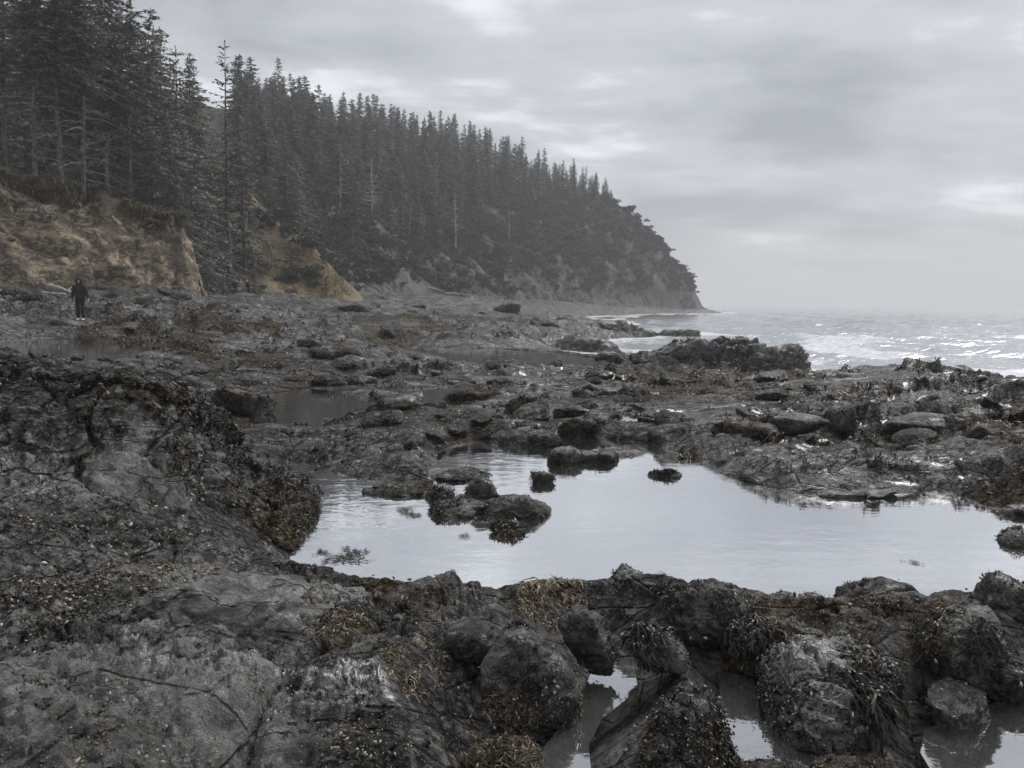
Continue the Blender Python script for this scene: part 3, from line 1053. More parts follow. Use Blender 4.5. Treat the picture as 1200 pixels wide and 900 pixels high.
def add_rock(name, label, cat, loc, size, seed, rz=0.0, tilt=(0, 0), sub=5, weed=.2, shell=.5, group=None, smooth=.75, pale=0.0, **kw):
    v, f = rock_shape(size, seed, sub, **kw)
    rot = np.array(Matrix.Rotation(rz, 3, 'Z') @ Matrix.Rotation(tilt[0], 3, 'X') @ Matrix.Rotation(tilt[1], 3, 'Y'))
    v = v @ rot.T
    wd = rock_weed(v, np.array(loc), size[2], weed)
    smv = np.clip(smooth + .5 * fbm3(v * 2.5 + np.array(loc), 3, 55), 0, 1)
    me = mesh_np(name, v, f, M_ROCK, True, {'weed': wd, 'shell': np.full(len(v), shell), 'smooth': smv, 'pale': np.clip(pale * (sstep(v[:, 2], -.1 * size[2], .35 * size[2])), 0, 1)})
    o = link(name, me)
    o.location = loc
    tag(o, label, cat, group)
    nr = np.zeros(len(v) * 3, np.float32); me.vertices.foreach_get('normal', nr)
    SCATTER.append((v + np.array(loc), nr.reshape(-1, 3), wd, shell))
    return o


def rock_px(px, py, z0, wpx, hpx, label, seed, depth_ratio=.8, name='boulder', cat='rock', sink=.35, d=None, **kw):
    """px, py: middle of the rock's foot in the photograph; z0: level of the ground there"""
    if d is None: x, y = on_level(px, py, z0)
    else:
        x, y = at_depth(px, py, d)[:2]
    hpx = max(hpx - .42 * wpx * depth_ratio * (py - 357) / 900, .42 * hpx)
    wm = wpx / 900 * y * .5; hm = hpx / 900 * y
    sz = hm / (2 - 2 * sink)
    size = (wm, wm * depth_ratio, sz)
    y2 = y + size[1] * .5
    return add_rock(name, label, cat, (x * y2 / y, y2, z0 - 2 * sz * sink + sz), size, seed, **kw)


# the outcrop that fills the left side: one solid block, lofted from its back, over its crest and down its long face
def build_outcrop():
    def pts(rows): return np.array([at_depth(*q_) for q_ in rows])
    crest = pts([(-330, 392, 7.3), (-150, 400, 7.2), (0, 411, 7.2), (95, 428, 7.2), (185, 446, 7.2), (212, 478, 7.3), (232, 512, 7.6), (290, 545, 7.7), (332, 562, 7.7), (354, 606, 7.5)])
    upper = pts([(-330, 440, 6.8), (-150, 448, 6.7), (0, 455, 6.7), (95, 466, 6.75), (178, 482, 6.85), (212, 514, 7.0), (240, 545, 7.3), (296, 570, 7.4), (338, 588, 7.4), (358, 622, 7.3)])
    mid = pts([(-330, 530, 5.8), (-150, 535, 5.8), (0, 542, 5.9), (90, 548, 6.0), (165, 556, 6.2), (218, 574, 6.5), (262, 592, 6.8), (310, 606, 7.0), (344, 618, 7.1), (361, 640, 7.1)])
    low = pts([(-330, 640, 4.6), (-150, 645, 4.7), (0, 652, 4.8), (80, 656, 4.95), (150, 658, 5.2), (212, 658, 5.6), (262, 658, 6.0), (312, 660, 6.35), (346, 662, 6.6), (363, 662, 6.8)])
    foot = low + np.array([.02, -.25, -.7])
    back1 = crest + np.array([.0, .5, -.10]); back2 = crest + np.array([.05, 1.5, -.55]); back3 = crest * np.array([1, 1, 0]) + np.array([.1, 2.1, -.5])
    rows = np.stack([back3, back2, back1, crest, upper, mid, low, foot])       # (8, 10, 3)
    # a last column turns the right end down into the pool
    end = rows[:, -1:, :] + np.array([.10, .05, 0]); end[:, :, 2] = -.5
    rows = np.concatenate([rows, end], 1)
    def cr(a_, n):                                  # Catmull-Rom along axis 0
        m = a_.shape[0]; t = np.linspace(0, m - 1 - 1e-6, n); i = t.astype(int); f = (t - i)[:, None, None]
        p0, p1, p2, p3 = a_[np.clip(i - 1, 0, m - 1)], a_[i], a_[np.clip(i + 1, 0, m - 1)], a_[np.clip(i + 2, 0, m - 1)]
        return .5 * (2 * p1 + (p2 - p0) * f + (2 * p0 - 5 * p1 + 4 * p2 - p3) * f ** 2 + (3 * p1 - p0 - 3 * p2 + p3) * f ** 3)
    nr_, nc_ = 230, 330
    g = cr(rows, nr_)
    g = cr(g.transpose(1, 0, 2), nc_).transpose(1, 0, 2)
    nrm = np.cross(np.gradient(g, axis=1), np.gradient(g, axis=0)); nrm /= np.linalg.norm(nrm, axis=2, keepdims=True) + 1e-9
    v = g.reshape(-1, 3); nr = nrm.reshape(-1, 3)
    if nr[(nr_ // 2) * nc_ + nc_ // 2] @ np.array([0, -.6, .8]) < 0: nr = -nr
    fl = grid_faces(nr_, nc_)
    q = v.copy()
    dsp = fbm3(q * 1.1, 4, 5) * .12 + (ridge3(q * 2.1, 5, 6, .5) - .5) * .09 + fbm3(q * 9, 4, 8, .6) * .04 + (ridge3(q * 16, 3, 9, .6) - .5) * .022
    # joints running down to the right, and stepped bedding
    tq = (q[:, 2] * .9 + q[:, 0] * .42 - q[:, 1] * .25) * 3.4 + fbm3(q * .9, 3, 12) * 1.5
    fr = tq % 1
    dsp = dsp + .05 * (sstep(fr, 0, .75) - sstep(fr, .86, 1.0)) - .03
    f1, f2 = worley3(q * np.array([1.5, 1.5, 1.9]) + .5 * fbm3(q * 1.4, 3, 31)[:, None], 33)
    dsp = dsp - .085 * (1 - sstep(f2 - f1, 0, .07))
    f1, f2 = worley3(q * 4.2 + .4 * fbm3(q * 3, 2, 35)[:, None], 37)
    dsp = dsp - .022 * (1 - sstep(f2 - f1, 0, .10))
    v = v + nr * dsp[:, None]
    u_ = np.cross((np.roll(v.reshape(nr_, nc_, 3), -1, 1) - v.reshape(nr_, nc_, 3)).reshape(-1, 3), (np.roll(v.reshape(nr_, nc_, 3), -1, 0) - v.reshape(nr_, nc_, 3)).reshape(-1, 3))
    u_ *= np.sign((u_ * nr).sum(1, keepdims=True) + 1e-12); nr = u_ / (np.linalg.norm(u_, axis=1, keepdims=True) + 1e-9)
    wd = np.clip(.24 + .4 * fbm3(q * 1.3, 3, 41) + .25 * sstep(q[:, 0], -3.0, -2.2) + .3 * sstep(.8 - nr[:, 2], .3, .8) * sstep(q[:, 2], .4, 1.2) * (fbm3(q * .8, 2, 44) > .1), 0, 1)
    me = mesh_np('rock_outcrop', v, fl, M_ROCK, True, {'weed': wd, 'shell': np.full(len(v), .2), 'smooth': sstep(fbm3(q * .8, 3, 57), -.15, .15) * .75})
    tag(link('rock_outcrop', me), 'massive cracked dark rock outcrop rising beside the tide pool', 'rock outcrop')
    SCATTER.append((v, nr, wd * .8, .0))
    print('outcrop', len(v))


build_outcrop()

# rocks named one by one, from the water's edge inwards
ROCKS = [
    # px, foot y, level, width px, height px, label, kwargs
    (610, 812, .18, 150, 118, 'smooth dark dome of rock beside the narrow foreground puddle', dict(p=5, rough=.045, crack=.01, strat=.015, weed=.0, shell=.3, smooth=1.1, pale=.3)),
    (508, 716, .12, 128, 52, 'dark weedy mound jutting into the near edge of the tide pool', dict(weed=.45)),
    (694, 752, .25, 66, 66, 'narrow upright grey rock leaning among dark weed tufts', dict(pale=0.35, tilt=(.2, -.35), weed=.05)),
    (802, 905, .08, 150, 132, 'large dark hump of rock studded with shells between two small pools', dict(p=6, rough=.07, weed=.1, shell=1)),
    (968, 838, .10, 196, 104, 'broad pale barnacled rock with a wet grey top', dict(pale=0.9, p=7, rough=.12, weed=.02, shell=1, crack=.07)),
    (1118, 768, .22, 140, 72, 'weed-draped rock with a bare pale crest', dict(pale=0.6, p=6, weed=.4)),
    (1016, 708, .08, 92, 40, 'low dark rock overhanging the pool edge at its far right', dict(weed=.3)),
    (1185, 722, .25, 96, 62, 'pale domed rock half hidden by weed at the right border', dict(pale=0.7, p=5, weed=.15)),
    (738, 690, .20, 66, 34, 'small pale rock on the crest by the pool', dict(pale=0.8, weed=0)),
    (832, 730, .2, 120, 66, 'dark sloping rock behind the shell-studded hump', dict(weed=.1, tilt=(0, .25))),
    (1124, 848, .03, 84, 52, 'wet tilted slab at the edge of the lower right pool', dict(p=14, tilt=(.1, .3), weed=.02, shell=.2)),
    (592, 900, .2, 124, 42, 'low mound coated with tan weed at the bottom edge', dict(p=5, weed=.75)),
    (484, 800, .24, 110, 50, 'small shelf of rock topped by tan weed', dict(weed=.6)),
    (296, 742, .42, 280, 84, 'long grey slab sloping down from the outcrop', dict(pale=0.4, p=12, tilt=(.12, .12), rz=.15, weed=.05, shell=.4, depth_ratio=.45)),
    (236, 838, .42, 210, 92, 'pale grey rock with a broken top in the near left', dict(pale=0.6, p=10, rough=.07, weed=.05, rz=.2, shell=.5)),
    (455, 868, .3, 58, 30, 'smooth flat grey cobble lying beside its rounder twin', dict(pale=0.5, p=4, rough=.03, crack=0, weed=0, shell=0)),
    (487, 876, .3, 44, 36, 'smooth round grey cobble wedged next to a flat one', dict(pale=0.5, p=4, rough=.03, crack=0, weed=0, shell=0)),
    (410, 905, .36, 150, 70, 'rounded dark rock at the bottom edge left of the cobbles', dict(p=6, weed=.1)),
    (1010, 915, .0, 170, 34, 'low weedy ledge between the two lower right pools', dict(p=7, weed=.7, depth_ratio=.5)),
    (915, 935, .05, 100, 66, 'brown shell-crusted rock at the bottom edge by the middle pool', dict(p=6, weed=.4, shell=1)),
    (90, 850, .55, 260, 70, 'dark rubble-topped rock in the lower left corner', dict(p=9, weed=.2, rough=.15, shell=1)),
    (560, 770, .3, 90, 46, 'dull grey rock under the dark dome on its pool side', dict(weed=.1)),
    (390, 760, .36, 120, 62, 'dark hollowed rock below the long grey slab', dict(weed=.75, rough=.06, smooth=1.2)),
    (770, 770, .2, 70, 40, 'shell-covered lump behind the narrow puddle', dict(weed=.5, shell=1)),
    (1170, 800, .1, 100, 60, 'dark weed-hung rock above the lower right pool', dict(weed=.6)),
    (900, 760, .18, 110, 48, 'weed-tufted rock behind the pale barnacled rock', dict(weed=.7)),
    # islands of the pool
    (562, 592, .0, 54, 50, 'round boulder topping the islet in the tide pool', dict(p=4, rough=.06, weed=.2)),
    (528, 606, .0, 72, 24, 'smooth flat stone at the front of the pool islet', dict(p=5, rough=.04, weed=0)),
    (596, 602, .0, 66, 32, 'striped grey slab in the middle of the pool islet', dict(p=10, weed=.3, strat=.06)),
    (622, 606, .0, 60, 22, 'dark wedge tapering off the right end of the pool islet', dict(p=12, tilt=(0, .45), weed=.4)),
    (512, 584, .0, 46, 18, 'pale flat stone at the left end of the pool islet', dict(pale=0.5, p=7, weed=0)),
    (570, 598, .0, 110, 24, 'low weedy base of the pool islet', dict(weed=.6)),
    (597, 628, .0, 44, 18, 'weed-capped stone in front of the pool islet', dict(weed=.8)),
    (636, 566, .0, 24, 14, 'tiny lone stone in the pool behind the islet', dict(weed=.4)),
    (783, 560, .0, 48, 12, 'flat pale stone alone in the right half of the pool', dict(pale=0.5, weed=.1)),
    (808, 537, .0, 24, 6, 'thin stone barely breaking the pool near its far shore', dict(weed=.4)),
    (664, 543, .0, 46, 22, 'dark round knob at the left end of the spit in the pool', dict(p=5, weed=.5)),
    (700, 540, .0, 60, 17, 'lumpy middle rock of the spit in the pool', dict(weed=.4)),
    (732, 534, .0, 56, 11, 'low pale tail rock of the spit in the pool', dict(pale=0.4, weed=.2)),
    (620, 522, .0, 76, 26, 'broad wet grey rock at the far edge of the pool', dict(p=5, weed=.1)),
    (614, 490, .1, 46, 30, 'near-black weed-covered ball of rock above the wet grey rock', dict(p=4, weed=.9)),
    (676, 508, .05, 52, 22, 'black low dome right of the wet grey rock', dict(p=4, weed=.7)),
    (880, 556, .0, 66, 7, 'flat grey flagstone on the far right shore of the pool', dict(pale=0.5, p=12, weed=0)),
    (990, 578, .0, 120, 9, 'long pale flat rock at the waterline below the seaweed bench', dict(pale=0.6, p=9, weed=.1)),
    (1196, 606, .0, 50, 20, 'small ledge at the right border of the pool', dict(weed=.2)),
    (1198, 640, .0, 54, 22, 'second ledge at the right border nearer than the first', dict(weed=.1)),
    (470, 580, .0, 100, 18, 'weedy rock reaching from the left shore into the pool', dict(weed=.6)),
    (545, 560, .02, 70, 10, 'low rock point behind the pool islet', dict(weed=.5)),
    (985, 488, .36, 36, 26, 'round grey boulder among seaweed on the right bench', dict(p=5, rough=.05, weed=0)),
    (1075, 500, .3, 90, 18, 'bare dark hump right of the round grey boulder', dict(p=5, weed=.1)),
    (1160, 520, .25, 70, 36, 'weed-topped rock at the right end of the bench', dict(weed=.7)),
    (930, 500, .3, 70, 18, 'dark rounded rock left of the round grey boulder', dict(weed=.5)),
    (870, 510, .25, 80, 20, 'tan weed-covered hump at the left of the bench', dict(weed=.9)),
    # towards the surf
    (1062, 446, .25, 104, 22, 'bare rock hump on the crest of the bench before the surf', dict(p=6, weed=.1, strat=.05)),
    (560, 470, .1, 80, 20, 'dark weedy heap left of the black ball of rock', dict(weed=.8)),
    (460, 470, .25, 60, 16, 'low angular dark rock by the shallow brown pool', dict(p=12, weed=.1)),
    (284, 474, .35, 110, 24, 'heap of dark rock hung with weed behind the outcrop', dict(weed=.6, rough=.2)),
    (390, 412, .25, 70, 12, 'rounded weedy rock in the middle of the reef', dict(weed=.6)),
    (1010, 452, .2, 60, 14, 'flat rock left of the bare hump before the surf', dict(weed=.1)),
]
DETAILED = [q_[5] for q_ in ROCKS if q_[5].startswith(('large dark hump', 'broad pale', 'smooth dark dome'))]
for i, (a, b, z, w_, h_, lab, kw) in enumerate(ROCKS):
    big = w_ > 110 or b > 700
    kw = dict(kw)
    kw.setdefault('rz', random.uniform(-.3, .3)); kw.setdefault('sink', .56 if b > 740 and w_ > 110 else .5)
    rock_px(a, b, z, w_ * 1.04, h_, lab, 100 + i * 3, sub=7 if lab in DETAILED else 6 if b > 700 and w_ > 105 else 5 if b > 520 else 4, **kw)

# big rocks standing in the surf
v_rocks = [((9.6, 37.6, -.75), (3.9, 1.5, 1.25), 401, .1, 'long layered rock standing in the surf', 'sea rock', 7),
           ((12.2, 36.9, -.7), (2.3, 1.3, 1.15), 402, .2, 'low shoulder of the layered rock where the surf breaks', 'sea rock', 6),
           ((6.0, 38.6, -1.0), (2.2, 1.0, .75), 403, .1, 'low tail of rock left of the layered surf rock', 'sea rock', 6),
           ((11.5, 78, -1.2), (4.6, 2.5, 1.7), 404, .1, 'dark rock point with white surf before it', 'sea rock', 6),
           ((16.2, 80, -1.3), (4.2, 1.6, 1.1), 405, -.1, 'thin rock tongue reaching out into the sea', 'sea rock', 5),
           ((5.2, 52.5, -1.2), (3.4, 1.4, 1.0), 406, 0, 'low rock ledge beside the water channel', 'sea rock', 6)]
for (l, s, sd_, rz, lab, cat, sub) in v_rocks:
    add_rock('sea_rock', lab, cat, l, s, sd_, rz, sub=max(5, sub - 1), weed=.12, shell=.2, p=7, rough=.15, crack=.09, strat=.05)

# rocks strewn over the reef: copies of a few shapes
protos = []
for k in range(7):
    v, f = rock_shape((1, .8, .55), 700 + k, 4, 8, .13)
    protos.append(mesh_np('reef_rock', v, f, M_ROCK, True, {'weed': np.clip(.35 + .5 * fbm3(v * 1.5, 3, 700 + k), 0, 1), 'shell': np.full(len(v), .3)}))
cnt = 0
rr_ = random.Random(5)
while cnt < 190:
    px = rr_.uniform(-10, 1210); py = 362 + 170 * rr_.random() ** 1.6
    zz = .1
    x, y = on_level(px, py, zz)
    if y > 130 or y < 10: continue
    sp = float(sdpoly(np.array([x]), np.array([y]), LAND)[0])
    if sp < 1.0: continue
    g = gz(x, y)
    if any(float(sdpoly(np.array([x]), np.array([y]), pl[0])[0]) > -.2 for pl in POOLS[:7]): continue
    s = (.16 + .5 * rr_.random() ** 2.5) * (y / 16) ** .72
    o = bpy.data.objects.new('reef_rock', protos[rr_.randrange(7)])
    COL.objects.link(o)
    o.location = (x, y, g + .05 * s)
    o.rotation_euler = (rr_.uniform(-.2, .2), rr_.uniform(-.2, .2), rr_.uniform(0, 6.28))
    o.scale = (s, s * rr_.uniform(.7, 1.2), s * rr_.uniform(.5, 1.0))
    if x > 3.2 and y < 32: zl, zg = 'small dark weedy rock among the seaweed of the bench between pool and surf', 'small rocks on the seaweed bench'
    elif y < 20: zl, zg = 'small dark weedy rock close behind the far left shore of the pool', 'small rocks behind the pool'
    elif y < 48: zl, zg = 'dark weedy rock on the middle of the reef left of the surf', 'rocks on the middle of the reef'
    else: zl, zg = 'low dark rock far out on the reef towards the headland', 'rocks on the far reef'
    tag(o, zl, 'rock', zg)
    cnt += 1
# darker blocks fallen at the foot of the bluff
for k in range(26):
    px = rr_.uniform(-20, 470); d = rr_.uniform(44, 64) if px < 230 else rr_.uniform(70, 120)
    x = (px - 600) / 900 * d
    s = rr_.uniform(.5, 1.3)
    o = bpy.data.objects.new('fallen_rock', protos[rr_.randrange(7)])
    COL.objects.link(o)
    o.location = (x, d, gz(x, d) + .1 * s)
    o.rotation_euler = (rr_.uniform(-.3, .3), rr_.uniform(-.3, .3), rr_.uniform(0, 6.28))
    o.scale = (s * 1.3, s, s * rr_.uniform(.6, 1.1))
    tag(o, 'dark fallen rock lying at the foot of the brown bluff', 'rock', 'fallen rocks below the bluff')


# ------------------------------------------------------------------ seaweed
def weed_tuft(g, blades, size, spread=1.0, wid=.10):
    """bunch of flat forked straps; returns v, f, per-vertex shade"""
    a = Acc()
    for _ in range(blades):
        az = g.uniform(0, 2 * np.pi); lean = g.uniform(.35, 1.35) * spread
        L = size * g.uniform(.5, 1.25)
        base = np.array([math.cos(az), math.sin(az), 0]) * g.uniform(0, .55) * size * spread
        dirr = np.array([math.cos(az) * math.sin(lean), math.sin(az) * math.sin(lean), math.cos(lean)])
        side = np.array([-math.sin(az), math.cos(az), 0]); curl_ = g.normal() * .45
        tw = side + g.normal(size=3) * .5; tw /= np.linalg.norm(tw)
        def at(t): return base + dirr * L * t + side * curl_ * L * t * t - np.array([0, 0, 1.]) * L * .95 * t * t
        w0 = L * wid
        v = []
        for t_, ww in ((0, .5), (.35, .9), (.65, 1.1)):
            v += [at(t_) - tw * w0 * ww, at(t_) + tw * w0 * ww]
        f = [(0, 1, 3, 2), (2, 3, 5, 4)]
        for sg in (-1, 1):
            e_ = at(1.0 + .15 * sg) + side * sg * L * .20 + g.normal(size=3) * .04 * L
            k0 = len(v); v += [e_ - tw * w0 * .3, e_ + tw * w0 * .3]
            f.append((4, 5, k0 + 1, k0))
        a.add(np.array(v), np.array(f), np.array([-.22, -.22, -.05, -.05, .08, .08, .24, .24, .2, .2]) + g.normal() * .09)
    return a.get()


TUFTS = [weed_tuft(np.random.default_rng(900 + k), 10, 1.0, 1.0 if k % 2 else 1.25, .055 if k < 4 else .04) for k in range(6)]


TURF = []
for k in range(6):
    g_ = np.random.default_rng(960 + k); a_ = Acc()
    for _ in range(9):
        az = g_.uniform(0, 6.28); ln = g_.uniform(.2, 1.3); L = g_.uniform(.5, 1.2)
        d_ = np.array([math.cos(az) * math.sin(ln), math.sin(az) * math.sin(ln), math.cos(ln)]); o_ = d_ * np.array([.5, .5, 0]) * g_.uniform(0, 1.4)
        w_ = np.array([-math.sin(az), math.cos(az), g_.normal() * .5]) * .09
        m_ = o_ + d_ * L * .55; e_ = o_ + d_ * L - np.array([0, 0, L * .45])
        a_.add(np.array([o_ - w_ * .5, o_ + w_ * .5, m_ + w_, m_ - w_, e_]), np.array([(0, 1, 2, 3)]), np.array([-.1, -.1, .02, .02, .1]))
        a_.f.append(np.array([(0, 0, 0, 0)])[:0])
    TURF.append(a_.get())
CLUMP_TUFTS = [weed_tuft(np.random.default_rng(980 + k), 14, 1.0, .9, .065) for k in range(6)]


def frame_from_normals(n, spin):
    n = n / (np.linalg.norm(n, axis=1, keepdims=True) + 1e-9)
    n = n * .75 + np.array([0, 0, .2]); n /= np.linalg.norm(n, axis=1, keepdims=True)
    ref = np.stack([np.cos(spin), np.sin(spin), np.zeros_like(spin)], 1)
    a = np.cross(n, ref); a /= np.linalg.norm(a, axis=1, keepdims=True) + 1e-9
    b = np.cross(n, a)
    return np.stack([a, b, n], 2)     # columns


def candidates():
    vs, ns, ws, sh, cc = [], [], [], [], []
    v = G_V.reshape(G_SHAPE[0], G_SHAPE[1], 3)
    du = np.gradient(v, axis=1); dv = np.gradient(v, axis=0)
    nn = np.cross(dv, du).reshape(-1, 3)
    nn[nn[:, 2] < 0] *= -1
    vv = G_V
    r = np.hypot(vv[:, 0], vv[:, 1])
    sel = (r > 1.8) & (r < 64) & (vv[:, 1] > 0) & (np.abs(np.arctan2(vv[:, 0], vv[:, 1])) < .66)
    vs.append(vv[sel]); ns.append(nn[sel]); ws.append(G_W[sel]); sh.append(np.full(sel.sum(), .5))
    hz_ = v[:, :, 2]; bl = hz_.copy()
    for _ in range(3):                     # hollows lie below their surroundings
        bl = sum(np.roll(bl, k_, 0) for k_ in (-6, -3, 0, 3, 6)) / 5; bl = sum(np.roll(bl, k_, 1) for k_ in (-12, -6, 0, 6, 12)) / 5
    cc.append(sstep((bl - hz_).ravel()[sel] / np.maximum(r[sel], 2), .001, .009))
    for (v_, n_, w_, s_) in SCATTER:
        vs.append(v_); ns.append(n_); ws.append(w_); sh.append(np.full(len(v_), s_)); cc.append(sstep(.55 - n_[:, 2], 0, .7) * .9)
    vs = np.concatenate(vs); ns = np.concatenate(ns); ws = np.concatenate(ws); sh = np.concatenate(sh)
    return vs, ns / (np.linalg.norm(ns, axis=1, keepdims=True) + 1e-9), ws, sh, np.concatenate(cc)


CV, CN, CW, CS, CC = candidates()
CR = np.hypot(CV[:, 0], CV[:, 1])


def wet_ok(v):
    return v[:, 2] > .015


def scatter_weed(n, name, label, dark_turf=False):
    p = CW + .55 * fbm3(CV * 1.7, 3, 911)
    if dark_turf: p = np.maximum(CC * 1.2, .85 * sstep(fbm3(CV * 1.25, 4, 915), .04, .22)) + .35 * fbm3(CV * 2.3, 3, 913)
    wt = sstep(p, .42, .75) * wet_ok(CV) * (CN[:, 2] > -.1)
    wt = wt * np.where(CR < 64, 1, 0) / (1 + (CR / 12) ** 1.0)
    # even out the denser sampling near the lens
    wt = wt * np.clip(CR / 5, .15, 8) ** 1.1
    wt /= wt.sum()
    idx = RNG.choice(len(CV), n, p=wt)
    tone = fbm3(CV[idx] * .8, 3, 921) * .55 + .42 + .25 * sstep(CV[idx, 0], 2, 5) * sstep(CV[idx, 1], 9, 12) + RNG.normal(size=n) * .10
    dark = fbm3(CV[idx] * 2.1, 2, 931) > .12
    tone = np.where(dark, tone * .5, tone + .06)
    if dark_turf: tone = np.clip(.18 + .20 * fbm3(CV[idx] * 1.6, 2, 935) + RNG.normal(size=n) * .09, 0, 1)
    size = (RNG.uniform(.014, .042, n) if dark_turf else RNG.uniform(.018, .055, n)) * np.clip(CR[idx] / 4.5, .9, 11) ** .92
    spin = RNG.uniform(0, 6.28, n)
    A = frame_from_normals(CN[idx], spin)
    V, F, T = [], [], []; off = 0
    kind = RNG.integers(0, len(TUFTS), n)
    shapes = TURF if dark_turf else TUFTS
    for k in range(len(TUFTS)):
        s = np.where(kind == k)[0]
        tv, tf, ta = shapes[k]
        w_ = np.einsum('nij,vj->nvi', A[s], tv) * size[s][:, None, None] + CV[idx[s]][:, None, :] - CN[idx[s]][:, None, :] * (size[s] * .1)[:, None, None]
        V.append(w_.reshape(-1, 3))
        F.append((tf[None] + (np.arange(len(s)) * len(tv))[:, None, None]).reshape(-1, 4) + off)
        T.append((tone[s][:, None] + ta[None]).ravel())
        off += len(s) * len(tv)
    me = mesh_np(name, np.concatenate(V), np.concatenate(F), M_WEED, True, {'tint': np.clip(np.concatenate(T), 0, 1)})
    print(name, len(me.polygons))
    tag(link(name, me), label, kind='stuff')


scatter_weed(5400, 'seaweed', 'brown and tan rockweed growing over the reef')
scatter_weed(19000, 'turf_algae', 'near-black wet algae matted in the cracks of the reef', True)


def scatter_shells(n):
    nz = fbm3(CV * 1.6, 3, 941)
    band = 2.2 * (sstep(np.hypot((CV[:, 0] + 2.3) / .62, (CV[:, 1] - 4.0) / .42), 1, .55) + sstep(np.hypot((CV[:, 0] + 1.75) / .55, (CV[:, 1] - 4.45) / .2), 1, .5)) * sstep(nz, -.25, .05)
    wt = (sstep(nz + .22 * CS, .20, .48) + .04 * sstep(nz, -.3, .1) + 1.2 * band) * wet_ok(CV) * (CR < 10)
    wt = wt * np.clip(CR / 4, .1, 2.2) / (1 + (CR / 7) ** 3)
    wt /= wt.sum()
    idx = RNG.choice(len(CV), n, p=wt)
    size = (.003 + .0105 * RNG.random(n) ** 1.7) * np.clip(CR[idx] / 4, .8, 2)
    A = frame_from_normals(CN[idx] + RNG.normal(size=(n, 3)) * .5, RNG.uniform(0, 6.28, n))
    tv = np.array([(1.5, 0, 0), (0, .8, 0), (-1.2, 0, 0), (0, -.8, 0), (.1, 0, .7), (0, 0, -.6)])
    tf = np.array([(0, 1, 4), (1, 2, 4), (2, 3, 4), (3, 0, 4), (1, 0, 5), (2, 1, 5), (3, 2, 5), (0, 3, 5)])
    w_ = np.einsum('nij,vj->nvi', A, tv) * size[:, None, None] * RNG.uniform(.7, 1.3, (n, 1, 1)) + (CV[idx] + CN[idx] * .004 + RNG.normal(size=(n, 3)) * .012)[:, None, :]
    F = (tf[None] + (np.arange(n) * 6)[:, None, None]).reshape(-1, 3)
    tone = np.clip(.40 + .45 * fbm3(CV[idx] * 1.1, 2, 951) + RNG.normal(size=n) * .16, 0, 1)
    tone = np.where(RNG.random(n) < .13, RNG.uniform(.85, 1.0, n), tone)
    me = mesh_np('shells', w_.reshape(-1, 3), F, M_SHELL, True, {'tint': np.repeat(tone, 6)})
    tag(link('shells', me), 'small tan mussels and barnacles crusting the near rocks', kind='stuff')


scatter_shells(20000)

# clumps one can pick out, each set on the highest point near its place
CLUMPS = [
    (652, 690, 92, 50, .82, 'bushy tan seaweed clump on the crest at the pool edge', 300),
    (694, 668, 38, 30, .08, 'small black seaweed tuft next to the bushy tan clump', 90),
    (752, 724, 62, 48, .12, 'dark starburst seaweed tuft hanging below the small pale rock', 150),
    (772, 680, 36, 26, .10, 'dark seaweed tuft on the crest right of the small pale rock', 90),
    (806, 676, 34, 26, .14, 'spiky dark seaweed tuft standing against the pool water', 90),
    (846, 692, 36, 24, .10, 'last dark crest tuft before the brown clump', 80),
    (896, 702, 84, 50, .55, 'brown seaweed clump with tan tips at the pool edge', 260),
    (880, 728, 60, 40, .10, 'black seaweed mass hanging beneath the brown clump', 180),
    (404, 700, 96, 50, .62, 'brown bushy seaweed at the corner where outcrop meets pool', 260),
    (592, 840, 104, 40, .78, 'tan seaweed cap on the mound at the bottom edge', 320),
    (494, 772, 104, 44, .72, 'tan seaweed draped over the small rock shelf', 280),
    (598, 612, 40, 22, .75, 'tan seaweed cap on the stone before the pool islet', 140),
    (1050, 700, 110, 36, .30, 'dark brown seaweed mat behind the weed-draped rock', 260),
    (1100, 740, 120, 50, .35, 'brown seaweed curtain on the weed-draped rock', 320),
    (1040, 800, 90, 80, .14, 'near-black seaweed curtain right of the pale barnacled rock', 300),
    (620, 700, 54, 26, .5, 'thin brown seaweed fringe left of the bushy tan clump', 130),
    (300, 455, 70, 18, .4, 'brown seaweed heaped on the rock behind the outcrop', 160),
    (470, 556, 60, 18, .55, 'tan seaweed on the rock reaching into the pool', 160),
]
for i, (px, py, w_, h_, tone, lab, nb) in enumerate(CLUMPS):
    v = ray(px, py); v = v / v[1]
    # nearest surface point to the sight line
    rel = CV - np.array([0, 0, EYE])
    vn = v / np.linalg.norm(v)
    al = rel @ vn
    ds = np.linalg.norm(rel - al[:, None] * vn, axis=1)
    ok = ds < .012 * al
    j = np.where(ok)[0][np.argmin(al[ok])] if ok.any() else int(np.argmin(ds / al))
    c = CV[j]
    rad = w_ / 900 * c[1] * .5
    g = np.random.default_rng(1200 + i)
    # blades root on the surface around that point
    near = np.where(np.linalg.norm((CV - c) * np.array([1, .8, 1.2]), axis=1) < rad * .95)[0]
    a = Acc()
    dk = tone < .2
    for s in g.choice(near, int(nb * (.36 if dk else .62))):
        tv, tf, ta = CLUMP_TUFTS[g.integers(0, 6)]
        A = frame_from_normals(CN[s:s + 1] * (.3 if dk else 1) + np.array([0, 0, .9 if dk else .1]), np.array([g.uniform(0, 6.28)]))[0]
        sc = min(h_ / 900 * c[1], rad) * (g.uniform(.30, .62) if dk else g.uniform(.13, .32))
        a.add((tv @ A.T) * sc + CV[s] - c, tf, np.clip(ta * 1.2 + tone - .08 + g.normal() * .17, 0, 1))
    vv, ff, tt = a.get()
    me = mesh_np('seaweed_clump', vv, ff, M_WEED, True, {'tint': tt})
    o = link('seaweed_clump', me); o.location = c
    tag(o, lab, 'seaweed')


